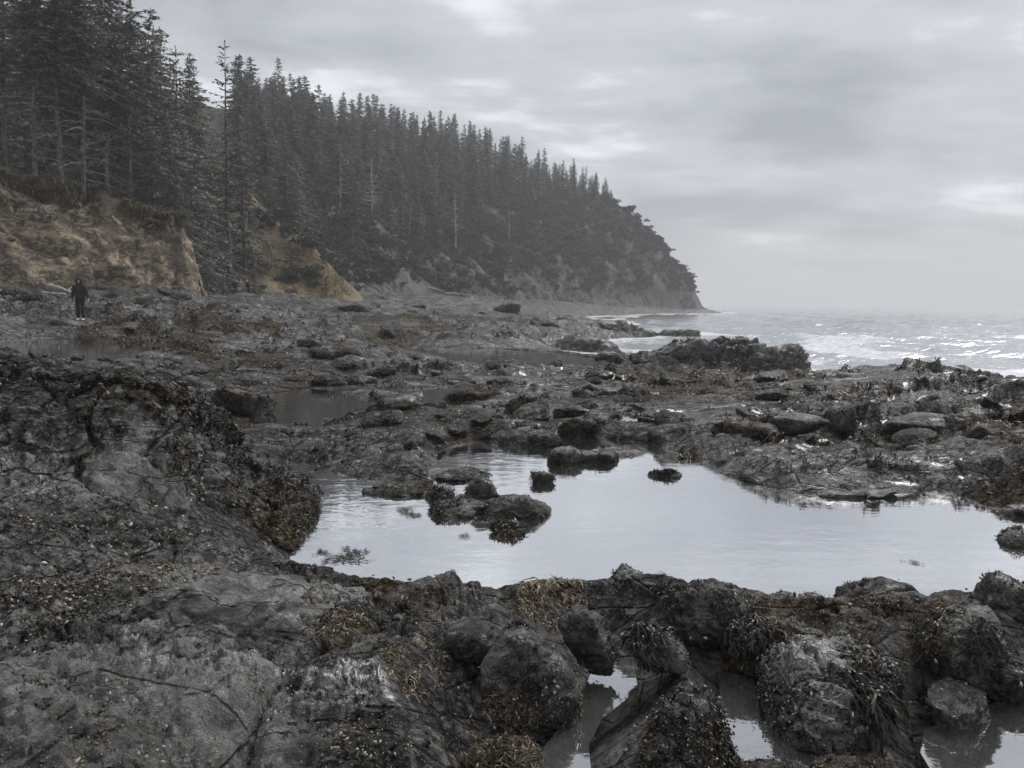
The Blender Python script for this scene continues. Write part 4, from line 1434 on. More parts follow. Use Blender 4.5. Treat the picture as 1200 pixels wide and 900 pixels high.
for i, (px, py, w_, lab) in enumerate(((406, 652, 46, 'largest floating scrap of dark weed by the corner of the outcrop'), (379, 648, 20, 'small floating weed scrap close to the outcrop'),
                                       (476, 597, 24, 'floating weed scrap just left of the pool islet'), (486, 603, 20, 'second floating scrap between the islet and the near shore'),
                                       (543, 627, 14, 'tiny dark scrap of weed floating before the islet'), (1070, 659, 16, 'thin dark stick of weed floating in the right of the pool'))):
    x, y = on_level(px, py, .006)
    g = np.random.default_rng(1400 + i)
    a = Acc(); rad = w_ / 900 * y * .5
    for k in range(9):
        tv, tf, ta = CLUMP_TUFTS[g.integers(0, 6)]
        q_ = tv * rad * g.uniform(.3, .6) * np.array([1.2, 1.6, .12])
        a.add(q_ + np.array([g.normal() * rad * .45, g.normal() * rad * .6, .004 + .006 * k / 9 - q_[:, 2].min() * .3]), tf, np.clip(ta * .5 + .16, 0, 1))
    v, f, t_ = a.get()
    o = link('floating_seaweed', mesh_np('floating_seaweed', v, f, M_WEED, True, {'tint': t_})); o.location = (x, y, .002)
    tag(o, lab, 'seaweed')


# ------------------------------------------------------------------ trees
def make_spruce(seed, H, W, cb, droop=.35, dens=1.0, wind=0.0, flat=.5, seg=.42, ragged=.3, tw=.16):
    """returns meshes trunk, crown, branches"""
    g = np.random.default_rng(seed)
    n = 14
    zz = np.linspace(-.8, H, n)
    bend = np.cumsum(g.normal(size=(n, 2)) * H * .0035, axis=0)
    pts = np.stack([bend[:, 0] + wind * (zz / H) ** 2, bend[:, 1], zz], 1)
    r0 = H * .0098
    tv, tf = tube(pts, np.maximum(r0 * (1 - np.clip(zz / H, 0, 1)) ** .85, .02), 8)
    def trunk_at(z):
        return np.array([np.interp(z, zz, pts[:, 0]), np.interp(z, zz, pts[:, 1]), z])
    cr = Acc(); br = Acc(); CNRM = []
    z = cb * H
    dz = .46 / dens
    while z < H - .25:
        t = (z - cb * H) / (H - cb * H)
        prof = (min(1, .35 + 2.2 * t) if cb > .12 else 1.0) * (1 - t) ** .88
        for _ in range(int(g.integers(4, 7))):
            if g.random() < ragged * .35: continue
            az = g.uniform(0, 2 * np.pi)
            L = W * prof * g.uniform(.55, 1.12) * (1 + ragged * g.normal() * .25) + .22
            L *= 1 + .30 * wind / max(abs(wind), 1e-6) * math.cos(az) if wind else 1
            if L < .2: continue
            up_ = .55 * t ** 2 + .05
            o = trunk_at(z + g.uniform(-.2, .2))
            h = np.array([math.cos(az), math.sin(az), 0]); sd_ = np.array([-h[1], h[0], 0])
            m = max(3, int(L / seg))
            ts = (np.arange(m) + .6) / m
            zc = lambda q: up_ * L * q - droop * L * q ** 1.7 + .10 * L * np.maximum(q - .7, 0)
            pth = o[None] + h[None] * (ts * L)[:, None] + np.array([0, 0, 1.])[None] * zc(ts)[:, None] + sd_[None] * (g.normal() * .1 * L * ts ** 2)[:, None]
            shade = .16 + .28 * t + .20 * abs(g.normal())  # branch tint, paler towards the top, paints the lit sprays into the needles
            for j in range(m):
                q = ts[j]
                wl = (.30 + .42 * (1 - q)) * min(1.0, L * .5) * g.uniform(.7, 1.25)
                c = pth[j]
                for sgn in (-1, 1):
                    for rep in range(2):
                        dirr = h * g.uniform(.35, .95) + sd_ * sgn * g.uniform(.5, 1.1) + np.array([0, 0, g.uniform(-.75, .10)])
                        dirr /= np.linalg.norm(dirr)
                        wv = np.cross(dirr, np.array([0, 0, 1.])); wv = wv * flat + np.array([0, 0, 1.]) * g.uniform(-.6, .6) + g.normal(size=3) * .25
                        wv /= np.linalg.norm(wv) + 1e-9
                        l_ = wl * g.uniform(.6, 1.1); ww = tw * g.uniform(.6, 1.3)
                        b0 = c + g.normal(size=3) * .06
                        v = np.array([b0 - wv * ww * .4, b0 + wv * ww * .4, b0 + dirr * l_ * .6 + wv * ww * .5, b0 + dirr * l_ - wv * .02, b0 + dirr * l_ * .55 - wv * ww * .5])
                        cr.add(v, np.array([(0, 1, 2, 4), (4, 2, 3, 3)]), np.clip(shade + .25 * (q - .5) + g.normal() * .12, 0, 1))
                        CNRM.append(h * .45 + np.array([0, 0, .25]) + (v - c) * np.array([1.2, 1.2, 2.6]))
                # spray along the axis
                wv = sd_ * .8 + np.array([0, 0, g.uniform(-.5, .5)])
                e2 = pth[min(j + 1, m - 1)] + h * (.3 if j == m - 1 else 0)
                v = np.array([c - wv * tw * .6, c + wv * tw * .6, e2 + wv * tw * .35, e2 - wv * tw * .35])
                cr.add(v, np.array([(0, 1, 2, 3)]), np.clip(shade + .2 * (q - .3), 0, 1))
                CNRM.append(np.tile(h * .35 + np.array([0, 0, .9]), (4, 1)))
            if L > .8:
                k = [o, pth[m // 2], pth[-1]]
                v, f = tube(k, [.05 * L / 3 + .015, .03 * L / 3 + .01, .006], 3)
                br.add(v, f)
        z += dz * g.uniform(.7, 1.3)
    # leader
    top = trunk_at(H)
    for k in range(14):
        az = g.uniform(0, 6.28); zz_ = H - g.uniform(0, .9)
        d_ = np.array([math.cos(az) * .5, math.sin(az) * .5, .6]); l_ = .16 + .22 * (H - zz_)
        b0 = trunk_at(zz_); wv = np.array([-math.sin(az), math.cos(az), 0])
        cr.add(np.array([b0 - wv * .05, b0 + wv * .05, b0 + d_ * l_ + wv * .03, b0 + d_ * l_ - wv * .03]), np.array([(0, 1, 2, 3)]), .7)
        CNRM.append(np.tile(np.array([d_[0], d_[1], .6]), (4, 1)))
    # bare grey limbs below the crown
    z = max(.10 * H, 1.2)
    while z < cb * H + .15 * H:
        for _ in range(int(g.integers(1, 4))):
            az = g.uniform(0, 6.28); L = W * g.uniform(.3, .95)
            h = np.array([math.cos(az), math.sin(az), 0]); o = trunk_at(z + g.uniform(-.2, .2))
            kk = [o, o + h * L * .5 + np.array([0, 0, -.08 * L]), o + h * L + np.array([g.normal() * .15, g.normal() * .15, -.30 * L])]
            v, f = tube(kk, [.045, .03, .01], 4)
            br.add(v, f)
        z += g.uniform(.4, .9)
    out = []
    out.append(mesh_np('trunk', tv, tf, M_BARK))
    v, f, a = cr.get()
    # drop degenerate quads into real triangles
    me = bpy.data.meshes.new('crown')
    fl = [tuple(q) if q[2] != q[3] else tuple(q[:3]) for q in f.tolist()]
    me.from_pydata(v.tolist(), [], fl)
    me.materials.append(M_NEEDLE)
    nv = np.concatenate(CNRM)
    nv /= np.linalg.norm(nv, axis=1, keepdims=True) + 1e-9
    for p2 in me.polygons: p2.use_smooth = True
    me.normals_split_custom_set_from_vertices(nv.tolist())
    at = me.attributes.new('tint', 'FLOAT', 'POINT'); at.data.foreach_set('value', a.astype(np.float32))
    out.append(me)
    v, f, a = br.get()
    out.append(mesh_np('branches', v, f, M_DEADGREY))
    return out


def plant_tree(meshes, loc, rz, sc, label, group=None, lean=(0, 0), name='spruce_tree', cat='tree', parts=('trunk', 'crown', 'branches')):
    o = empty(name, loc, rz)
    o.rotation_euler = (lean[0], lean[1], rz)
    o.scale = sc if hasattr(sc, '__len__') else (sc, sc, sc)
    for nm, me in zip(parts, meshes):
        if me is not None:
            c_ = link(nm, me, o)
            if nm == 'branches': c_['kind'] = 'stuff'
    tag(o, label, cat, group)
    return o


# tall ragged spruces of the near bank (unit: metres at scale 1 = 24 m tall)
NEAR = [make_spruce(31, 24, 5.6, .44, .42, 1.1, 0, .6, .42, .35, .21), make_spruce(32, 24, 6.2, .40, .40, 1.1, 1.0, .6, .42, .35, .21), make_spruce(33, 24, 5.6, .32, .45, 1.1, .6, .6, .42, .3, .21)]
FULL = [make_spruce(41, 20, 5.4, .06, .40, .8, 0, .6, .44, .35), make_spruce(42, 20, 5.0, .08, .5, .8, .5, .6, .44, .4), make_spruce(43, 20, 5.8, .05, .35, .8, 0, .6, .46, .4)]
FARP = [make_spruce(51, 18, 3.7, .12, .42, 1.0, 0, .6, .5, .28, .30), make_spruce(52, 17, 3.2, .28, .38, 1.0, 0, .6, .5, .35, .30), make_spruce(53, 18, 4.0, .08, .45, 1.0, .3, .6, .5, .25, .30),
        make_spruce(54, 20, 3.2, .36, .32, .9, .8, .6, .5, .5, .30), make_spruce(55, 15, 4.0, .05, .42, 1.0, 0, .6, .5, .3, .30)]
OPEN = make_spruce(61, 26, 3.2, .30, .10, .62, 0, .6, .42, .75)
print('near crown faces', len(NEAR[0][1].polygons), 'far', len(FARP[0][1].polygons))

near_list = [
    # px of the foot, distance, y of the tip, kind, label
    (52, 69.5, -95, 0, 'tall spruce with a bare pale trunk, leftmost of those on the bluff edge'),
    (80, 70, -80, 1, 'tall spruce with a bare trunk second from the left on the bluff edge'),
    (106, 71.5, -60, 0, 'tall spruce with a thick bare trunk third from the left on the bluff edge'),
    (134, 76, -40, 2, 'spruce with a half-bare trunk behind the bluff edge'),
    (160, 78, -12, 1, 'windswept spruce at the right end of the bluff top'),
    (272, 99, 48, 'o', 'tall open-topped spruce rising above its neighbours over the gully'),
]
G_DENSE = 'dense spruces above the bluff and gully'
L_DENSE = 'dark spruce crowded among others on the bluff and gully'
for (px, d, ty, k, lab) in near_list:
    top = at_depth(px, ty, d)
    x = (px - 600) / 900 * d
    z = gz(x, d)
    if k == 'o': plant_tree(OPEN, (x, d, z), random.uniform(0, 6), (top[2] - z) / 26, lab)
    else: plant_tree(NEAR[k], (x, d, z), random.uniform(-.4, .4), (top[2] - z) / 24, lab)
dense = [(-30, 74, -110, 'n'), (20, 80, -80, 'n'), (66, 84, -70, 'n'), (96, 90, -60, 'n'), (125, 88, -45, 'f'), (148, 92, -25, 'f'), (8, 94, -60, 'f'), (40, 98, -60, 'f'), (80, 102, -50, 'f'), (112, 104, -40, 'f'),
         (178, 86, 8, 'n'), (196, 90, 32, 'f'), (214, 92, 52, 'f'), (185, 100, 25, 'f'), (232, 95, 66, 'f'), (240, 100, 78, 'f'), (290, 106, 96, 'f'), (306, 140, 110, 'f'), (232, 108, 80, 'f'),
         (240, 86, 170, 'f'), (222, 84, 150, 'f'), (206, 82, 130, 'f'), (212, 93, 215, 'f'), (206, 83, 235, 'f'),
         (-10, 86, -90, 'n'), (150, 82, 40, 'f'), (172, 80, 90, 'f'), (190, 79, 140, 'f'), (224, 86, 262, 'f'), (160, 110, -10, 'f'), (200, 112, 30, 'f'), (230, 118, 60, 'f'), 
         (-60, 72, -120, 'n'), (60, 108, -40, 'f'), (130, 114, -30, 'f'), (340, 132, 150, 'f'), (352, 138, 178, 'f'), (212, 79, 200, 'f'), (300, 100, 290, 'f')]
for i, (px, d, ty, k) in enumerate(dense):
    top = at_depth(px, ty, d)
    x = (px - 600) / 900 * d
    z = gz(x, d)
    Ht = max(top[2] - z, 5.0)
    src, hh = (NEAR[i % 3], 24) if k == 'n' else (FULL[i % 3], 20)
    s = Ht / hh
    wsc = s * random.uniform(.9, 1.15) * (1.25 if Ht < 12 else 1)
    plant_tree(src, (x, d, z), random.uniform(0, 6.28), (wsc, wsc, s), L_DENSE, G_DENSE)

# the headland forest
SNAG_PX = ((399, 248, 166, 0, 'pale dead tree with spreading bare limbs, leftmost of the tall two', 0), (437, 258, 184, 1, 'pale dead tree with drooping bare limbs below the ridge', 0),
           (473, 276, 238, 2, 'thin branchless snag, upright one of a close pair', 0), (479, 284, 240, 2, 'thin branchless snag leaning right in a close pair', .10),
           (534, 290, 226, 3, 'solitary pale snag with short stubs on the slope', 0), (597, 286, 244, 2, 'slight leaning snag at the edge of the brown slope', .12))
SNAG_HIT = [hit(q_[0], q_[1], 70) for q_ in SNAG_PX]
SNAG_AT = [(q_[0], h_[1]) for q_, h_ in zip(SNAG_PX, SNAG_HIT)]
pts = []
cell = {}
tries = 0
rg = random.Random(11)
X = np.array([rg.uniform(-95, 70) for _ in range(30000)]); Y = np.array([rg.uniform(100, 385) for _ in range(30000)])
S = hill_s(X, Y)
px_all = 600 + X / Y * 900
edge = 14 + 32 * sstep(X, -32, 4) - 10 * sstep(X, 18, 42) + 8 * fbm2(X / 12, Y / 12, 3, 801)
keep = (S > edge) & (S < 150) & (px_all > 285) & (px_all < 800) & (X < 80) & (px_all < 716)
# the grassy spur stays open
ax, ay, bx, by = -24.5, 113.0, -40.0, 128.0
tt_ = np.clip(((X - ax) * (bx - ax) + (Y - ay) * (by - ay)) / ((bx - ax) ** 2 + (by - ay) ** 2), 0, 1.2)
keep &= np.hypot(X - ax - (bx - ax) * tt_, Y - ay - (by - ay) * tt_) > 9
X, Y = X[keep], Y[keep]
for x, y in zip(X, Y):
    dmin = 4.7
    ci, cj = int(x // dmin), int(y // dmin)
    if any((x - a) ** 2 + (y - b) ** 2 < dmin * dmin for u in (-1, 0, 1) for v2 in (-1, 0, 1) for (a, b) in cell.get((ci + u, cj + v2), ())): continue
    cell.setdefault((ci, cj), []).append((x, y)); pts.append((x, y))
pts.sort(key=lambda p_: p_[1])
px_ = np.array([p_[0] for p_ in pts]); py_ = np.array([p_[1] for p_ in pts]); pz_ = hill_h(px_, py_)
print('headland trees', len(pts))
forest = []
n_ind = 0
for i, (x, y, z) in enumerate(zip(px_, py_, pz_)):
    sc = (.52 + .72 * rg.random()) * (1.0 - .36 * float(sstep(np.float64(x), -4, 34)))
    k = rg.randrange(5)
    if any(abs(600 + x / y * 900 - a_) < 13 and y < d_ + 1 for a_, d_ in SNAG_AT): continue
    if n_ind < 236:
        n_ind += 1
        sz_ = sc * (.87 + .16 * float(sstep(np.float64(x), -45, 10))) * rg.uniform(.85, 1.15)
        plant_tree(FARP[k], (x, y, z - .3), rg.uniform(0, 6.28), (sc * rg.uniform(1.0, 1.4), sc * rg.uniform(1.0, 1.4), sz_), *(('spruce standing on the skyline ridge of the headland', 'skyline spruces of the headland') if z > 34 and x > -40 else ('dark spruce rising behind the golden spur near the gully', 'spruces behind the golden spur') if x / y < -.24 else ('slim dark spruce among many on the hazy headland slope', 'spruces on the headland slope')), lean=(rg.gauss(0, .03), rg.gauss(0, .03)))
    else:
        forest.append((x, y, z - .3, rg.uniform(0, 6.28), sc * .98, k))


def gn_scatter(name, items, protos_, label):
    """points carrying copies, one countless mass"""
    coll = bpy.data.collections.new(name + '_shapes')
    for k, me in enumerate(protos_):
        ob = bpy.data.objects.new('%s_shape_%02d' % (name, k), me)
        coll.objects.link(ob)
    a = np.array(items)
    me = bpy.data.meshes.new(name)
    me.vertices.add(len(a)); me.vertices.foreach_set('co', a[:, :3].astype(np.float32).ravel())
    for nm, c in (('spin', 3), ('size', 4)):
        at = me.attributes.new(nm, 'FLOAT', 'POINT'); at.data.foreach_set('value', a[:, c].astype(np.float32))
    at = me.attributes.new('pick', 'INT', 'POINT'); at.data.foreach_set('value', a[:, 5].astype(np.int32))
    o = link(name, me)
    tree = bpy.data.node_groups.new(name + '_nodes', 'GeometryNodeTree')
    tree.interface.new_socket('Geometry', in_out='INPUT', socket_type='NodeSocketGeometry')
    tree.interface.new_socket('Geometry', in_out='OUTPUT', socket_type='NodeSocketGeometry')
    N = tree.nodes; Lk = tree.links
    gi = N.new('NodeGroupInput'); go = N.new('NodeGroupOutput')
    ci = N.new('GeometryNodeCollectionInfo'); ci.inputs['Collection'].default_value = coll
    ci.inputs['Separate Children'].default_value = True; ci.inputs['Reset Children'].default_value = True
    ip = N.new('GeometryNodeInstanceOnPoints'); ip.inputs['Pick Instance'].default_value = True
    def at_(nm, ty):
        n = N.new('GeometryNodeInputNamedAttribute'); n.data_type = ty; n.inputs['Name'].default_value = nm
        return n.outputs['Attribute']
    cx = N.new('ShaderNodeCombineXYZ'); Lk.new(at_('spin', 'FLOAT'), cx.inputs[2])
    Lk.new(gi.outputs[0], ip.inputs['Points']); Lk.new(ci.outputs[0], ip.inputs['Instance'])
    Lk.new(at_('pick', 'INT'), ip.inputs['Instance Index'])
    er = N.new('FunctionNodeEulerToRotation'); Lk.new(cx.outputs[0], er.inputs[0]); Lk.new(er.outputs[0], ip.inputs['Rotation'])
    Lk.new(at_('size', 'FLOAT'), ip.inputs['Scale'])
    Lk.new(ip.outputs[0], go.inputs[0])
    md = o.modifiers.new('scatter', 'NODES'); md.node_group = tree
    tag(o, label, kind='stuff')
    return o


def join_meshes(name, mes):
    bm = bmesh.new(); mats = []
    for me in mes:
        k0 = len(bm.faces)
        bm.from_mesh(me)
        bm.faces.ensure_lookup_table()
        for i in range(k0, len(bm.faces)): bm.faces[i].material_index = len(mats)
        mats.append(me.materials[0])
    out = bpy.data.meshes.new(name); bm.to_mesh(out); bm.free()
    for m in mats: out.materials.append(m)
    return out


if forest:
    gn_scatter('forest', forest, [join_meshes('forest_tree', t_) for t_ in FARP], 'spruce forest covering the far ridge of the headland')


# shrubs
def make_shrub(seed, n=420, flat=.7):
    g = np.random.default_rng(seed)
    a = Acc()
    lobes = [(g.normal(size=3) * np.array([.45, .45, .18]) + np.array([0, 0, .35]), g.uniform(.35, .6)) for _ in range(6)]
    for _ in range(n):
        c, r = lobes[g.integers(0, 6)]
        d = g.normal(size=3); d[2] = abs(d[2]) * .8 - .1; d /= np.linalg.norm(d)
        p_ = c + d * r * g.uniform(.75, 1.08)
        u = g.normal(size=3); u /= np.linalg.norm(u); w2 = np.cross(u, g.normal(size=3)); w2 /= np.linalg.norm(w2)
        l_ = g.uniform(.08, .17)
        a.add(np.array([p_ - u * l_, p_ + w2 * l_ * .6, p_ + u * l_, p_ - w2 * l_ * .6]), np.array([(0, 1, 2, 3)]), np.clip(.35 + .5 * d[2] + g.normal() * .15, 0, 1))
    v, f, t_ = a.get()
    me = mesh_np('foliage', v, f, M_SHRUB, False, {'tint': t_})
    b = Acc()
    for _ in range(5):
        d = g.normal(size=3); d[2] = abs(d[2]) + .4; d /= np.linalg.norm(d)
        v, f = tube([(0, 0, -.2), d * .3, d * .7], [.035, .025, .008], 4)
        b.add(v, f)
    v, f, _ = b.get()
    return [mesh_np('stem', v, f, M_BARK), me]


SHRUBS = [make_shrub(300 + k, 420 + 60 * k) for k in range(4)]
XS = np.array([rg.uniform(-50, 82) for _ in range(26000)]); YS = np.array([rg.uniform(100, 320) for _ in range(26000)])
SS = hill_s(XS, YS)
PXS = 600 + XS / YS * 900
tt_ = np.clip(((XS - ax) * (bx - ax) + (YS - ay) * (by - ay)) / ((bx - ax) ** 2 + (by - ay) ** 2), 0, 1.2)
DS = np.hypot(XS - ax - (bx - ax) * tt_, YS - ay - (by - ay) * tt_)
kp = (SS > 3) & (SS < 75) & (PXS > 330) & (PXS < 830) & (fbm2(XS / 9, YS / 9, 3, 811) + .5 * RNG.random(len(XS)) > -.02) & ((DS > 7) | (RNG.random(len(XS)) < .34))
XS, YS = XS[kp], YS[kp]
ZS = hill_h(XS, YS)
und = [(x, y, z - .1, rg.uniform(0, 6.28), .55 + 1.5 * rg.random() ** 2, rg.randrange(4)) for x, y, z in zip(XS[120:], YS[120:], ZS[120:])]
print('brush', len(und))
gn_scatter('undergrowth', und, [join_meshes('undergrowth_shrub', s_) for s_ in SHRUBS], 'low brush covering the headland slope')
for x, y, z in zip(XS[:60], YS[:60], ZS[:60]):
    s = rg.uniform(2.0, 3.4)
    plant_tree(SHRUBS[rg.randrange(4)], (x, y, z - .2), rg.uniform(0, 6.28), (s * 1.2, s * 1.2, s), 'large rounded dark shrub on the headland slope', 'large shrubs on the headland slope', name='shrub', cat='shrub', parts=('stem', 'foliage'))
# windblown shore pines around the spur
for (px, py, s, lab) in ((330, 215, 4.2, 'dark windblown shrub at the top of the grassy spur'), (375, 235, 4.0, 'dark shrub hanging over the right side of the grassy spur'),
                         (400, 275, 3.6, 'low dark shrub at the lower right of the grassy spur'), (430, 272, 5.0, 'broad rounded shrub right of the grassy spur'), (465, 285, 4.5, 'broad dark shrub sloping down beside the two thin snags'),
                         (340, 245, 2.6, 'small shrub in the middle of the grassy spur'), (312, 262, 3.0, 'scrubby shrub left of the grassy spur'), (455, 315, 4.0, 'dark shrub near the beach below the broad ones'),
                         (300, 310, 2.6, 'shrub on the lip of the hollow behind the walkers')):
    c = hit(px, py, 60)
    plant_tree(SHRUBS[rg.randrange(4)], c - np.array([0, 0, .4]), rg.uniform(0, 6), (s * 1.2, s, s), lab, name='shrub', cat='shrub', parts=('stem', 'foliage'))


# dead snags
def make_snag(seed, H, nb, bl, thick=.019):
    g = np.random.default_rng(seed)
    n = 12
    zz = np.linspace(-.5, H, n)
    b = np.cumsum(g.normal(size=(n, 2)) * H * .006, axis=0)
    pts_ = np.stack([b[:, 0], b[:, 1], zz], 1)
    tv, tf = tube(pts_, np.maximum(H * thick * (1 - np.clip(zz / H, 0, 1) * .8), .03), 7)
    a = Acc()
    for _ in range(nb):
        z = H * g.uniform(.25, .97); t = z / H
        az = g.uniform(0, 6.28); L = bl * (1.1 - t) * g.uniform(.5, 1.2) + .3
        h = np.array([math.cos(az), math.sin(az), 0]); o = np.array([np.interp(z, zz, pts_[:, 0]), np.interp(z, zz, pts_[:, 1]), z])
        k = [o, o + h * L * .5 + np.array([0, 0, -.12 * L]), o + h * L + np.array([0, 0, .06 * L])]
        v, f = tube(k, [.11, .08, .03], 4)
        a.add(v, f)
    br = None
    if nb:
        v, f, _ = a.get(); br = mesh_np('branches', v, f, M_DEADWOOD)
    return [mesh_np('trunk', tv, tf, M_DEADWOOD), None, br]


SN = [make_snag(71, 14, 46, 3.2), make_snag(72, 14, 52, 3.0), make_snag(73, 10, 3, 1.0), make_snag(74, 12, 26, 1.5)]
for (px, fy, ty, k, lab, lean), c in zip(SNAG_PX, SNAG_HIT):
    tp = at_depth(px, ty, c[1])
    Hs = (14, 14, 10, 12)[k]
    s = (tp[2] - c[2]) / Hs
    o = plant_tree(SN[k], c, rg.uniform(0, 6), (max(s, .8) * 1.0, max(s, .8), s), lab, lean=(0, lean), name='dead_tree', cat='dead tree')
# the leaning pale trunk in the gully
c = hit(284, 306, 60); c = np.array([c[0], c[1], c[2]])
tp = at_depth(294, 224, c[1])
g_ = np.random.default_rng(3)
zz = np.linspace(-.3, tp[2] - c[2], 9)
pts_ = np.stack([np.linspace(-.2, tp[0] - c[0], 9) + g_.normal(size=9) * .1, g_.normal(size=9) * .1, zz], 1)
tv, tf = tube(pts_, np.linspace(.24, .06, 9), 7)
a = Acc()
for k in range(7):
    j = g_.integers(3, 9); az = g_.uniform(-.6, .6) + (0 if k % 2 else 3.1); L = g_.uniform(.8, 2.4)
    o_ = pts_[j]
    v, f = tube([o_, o_ + np.array([math.cos(az) * L * .5, math.sin(az) * L * .5, .25 * L]), o_ + np.array([math.cos(az) * L, math.sin(az) * L, .30 * L])], [.06, .04, .015], 4)
    a.add(v, f)
v, f, _ = a.get()
plant_tree([mesh_np('trunk', tv, tf, M_DEADWOOD), None, mesh_np('branches', v, f, M_DEADWOOD)], c, 0, 1, 'leaning bare pale trunk in the gully above the walkers', name='dead_tree', cat='dead tree')


# ------------------------------------------------------------------ driftwood, roots, fallen limbs
def make_log(seed, L, r, stub=2):
    g = np.random.default_rng(seed)
    n = 12
    t = np.linspace(0, 1, n)
    p_ = np.stack([t * L - L / 2, np.sin(t * 3 + g.uniform(0, 6)) * L * .02 + g.normal(size=n) * r * .15, np.sin(t * 5) * r * .2], 1)
    rad = r * (1 - .45 * t) * (1 + .08 * g.normal(size=n)); rad[0] *= .75; rad[-1] *= .6
    v, f = tube(p_, rad, 9)
    e0 = np.arange(9)[::-1]; a = Acc()
    # close the ends
    c0, c1 = len(v), len(v) + 1
    v = np.vstack([v, p_[:1], p_[-1:]])
    q = [(c0, (k + 1) % 9, k, k) for k in range(9)] + [(c1, (n - 1) * 9 + k, (n - 1) * 9 + (k + 1) % 9, (n - 1) * 9 + (k + 1) % 9) for k in range(9)]
    fl = f.tolist() + [x_[:3] for x_ in q]
    for _ in range(stub):
        j = g.integers(2, n - 1); d = g.normal(size=3); d[2] = abs(d[2]); d /= np.linalg.norm(d)
        v2, f2 = tube([p_[j], p_[j] + d * r * 2.2, p_[j] + d * r * 3.5], [r * .3, r * .22, r * .08], 5)
        fl += (f2 + len(v)).tolist(); v = np.vstack([v, v2])
    me = bpy.data.meshes.new('driftwood_log')
    me.from_pydata(v.tolist(), [], [tuple(x_) for x_ in fl])
    for p2 in me.polygons: p2.use_smooth = True
    me.materials.append(M_DEADWOOD)
    return me


for i, (px, py, L, r, rz, ry, lab) in enumerate((
        (72, 341, 2.6, .22, -.3, .22, 'white driftwood log on the rocks beside the hooded walker'), (10, 345, 2.6, .15, .1, .1, 'pale driftwood log lying at the left border below the bluff'),
        (58, 346, 2.0, .14, .5, 0, 'short grey driftwood piece below the white log'),
        (250, 337, 5.0, .18, -.2, .03, 'long pale driftwood log behind the three walkers'), (243, 341, 3.4, .16, .1, .05, 'thin driftwood log nearer the corner of the bluff'),
        (345, 303, 3.0, .2, .1, 0, 'pale log sticking out of the dark hollow under the spur'), (326, 304, 2.2, .14, .2, .1, 'small weathered log at the back of the hollow'),
        (358, 318, 2.4, .2, -.5, .1, 'pale broken log below the grassy spur'), (410, 326, 3.4, .26, .2, .1, 'white log at the toe of the grassy spur'),
        (508, 340, 6.0, .3, .5, .15, 'heap-end driftwood log on the far beach under the headland'), (536, 346, 5.0, .3, -.2, .05, 'pale log at the far waterline under the headland'), (470, 336, 4.0, .25, .2, .1, 'grey log on the far beach left of the driftwood heap'))):
    c = hit(px, py, 30)
    o = link('driftwood_log', make_log(80 + i, L, r)); o.location = c + np.array([0, 0, r * .5]); o.rotation_euler = (0, ry, rz)
    tag(o, lab, 'driftwood')


def curl(g, o, d, L, n=7, wob=.35, sag=.3):
    p_ = [np.array(o, float)]; d = np.array(d, float)
    for k in range(n - 1):
        d = d + g.normal(size=3) * wob + np.array([0, 0, -sag / n]); d /= np.linalg.norm(d)
        p_.append(p_[-1] + d * L / n)
    return np.array(p_)


def root_tangle(px, py, wid, n, lab, seed):
    c = hit(px, py, 40)
    g = np.random.default_rng(seed)
    a = Acc()
    for _ in range(n):
        o = np.array([g.uniform(-wid, wid), g.uniform(-.3, .5), g.uniform(-.2, .5)])
        p_ = curl(g, o, (g.uniform(-.7, 1.0), -.8, -.2), g.uniform(.8, 2.6))
        r = g.uniform(.03, .075)
        v, f = tube(p_, np.linspace(r, r * .25, len(p_)), 5)
        a.add(v, f)
    v, f, _ = a.get()
    o = link('root_tangle', mesh_np('root_tangle', v, f, M_ROOT)); o.location = c
    tag(o, lab, 'roots')


root_tangle(45, 258, 1.9, 34, 'tangle of bare roots hanging from the middle of the bluff', 5)
root_tangle(160, 262, 2.2, 14, 'thin roots under the turf at the right of the bluff', 6)
root_tangle(340, 300, 2.0, 18, 'exposed roots over the dark hollow under the spur', 8)
for (p0, p1, lab) in (((306, 268), (322, 298), 'long white fallen limb leaning on the spur'), ((300, 276), (330, 296), 'second white fallen limb crossing lower on the spur'), ((318, 262), (334, 270), 'short pale broken limb at the spur')):
    c = hit(p1[0], p1[1], 60)
    e_ = at_depth(p0[0], p0[1], c[1] - .6)
    g = np.random.default_rng(p0[0])
    t = np.linspace(0, 1, 7)[:, None]
    p_ = (1 - t) * c + t * e_ + g.normal(size=(7, 3)) * .08
    a = Acc()
    v, f = tube(p_ - c, np.linspace(.11, .04, 7), 6); a.add(v, f)
    for k in (3, 4, 5):
        q = curl(g, p_[k] - c, (g.normal(), -.2, .6), 1.3, 4, .2, 0)
        v, f = tube(q, np.linspace(.04, .012, 4), 4); a.add(v, f)
    v, f, _ = a.get()
    o = link('fallen_limb', mesh_np('fallen_limb', v, f, M_DEADWOOD)); o.location = c
    tag(o, lab, 'branch')


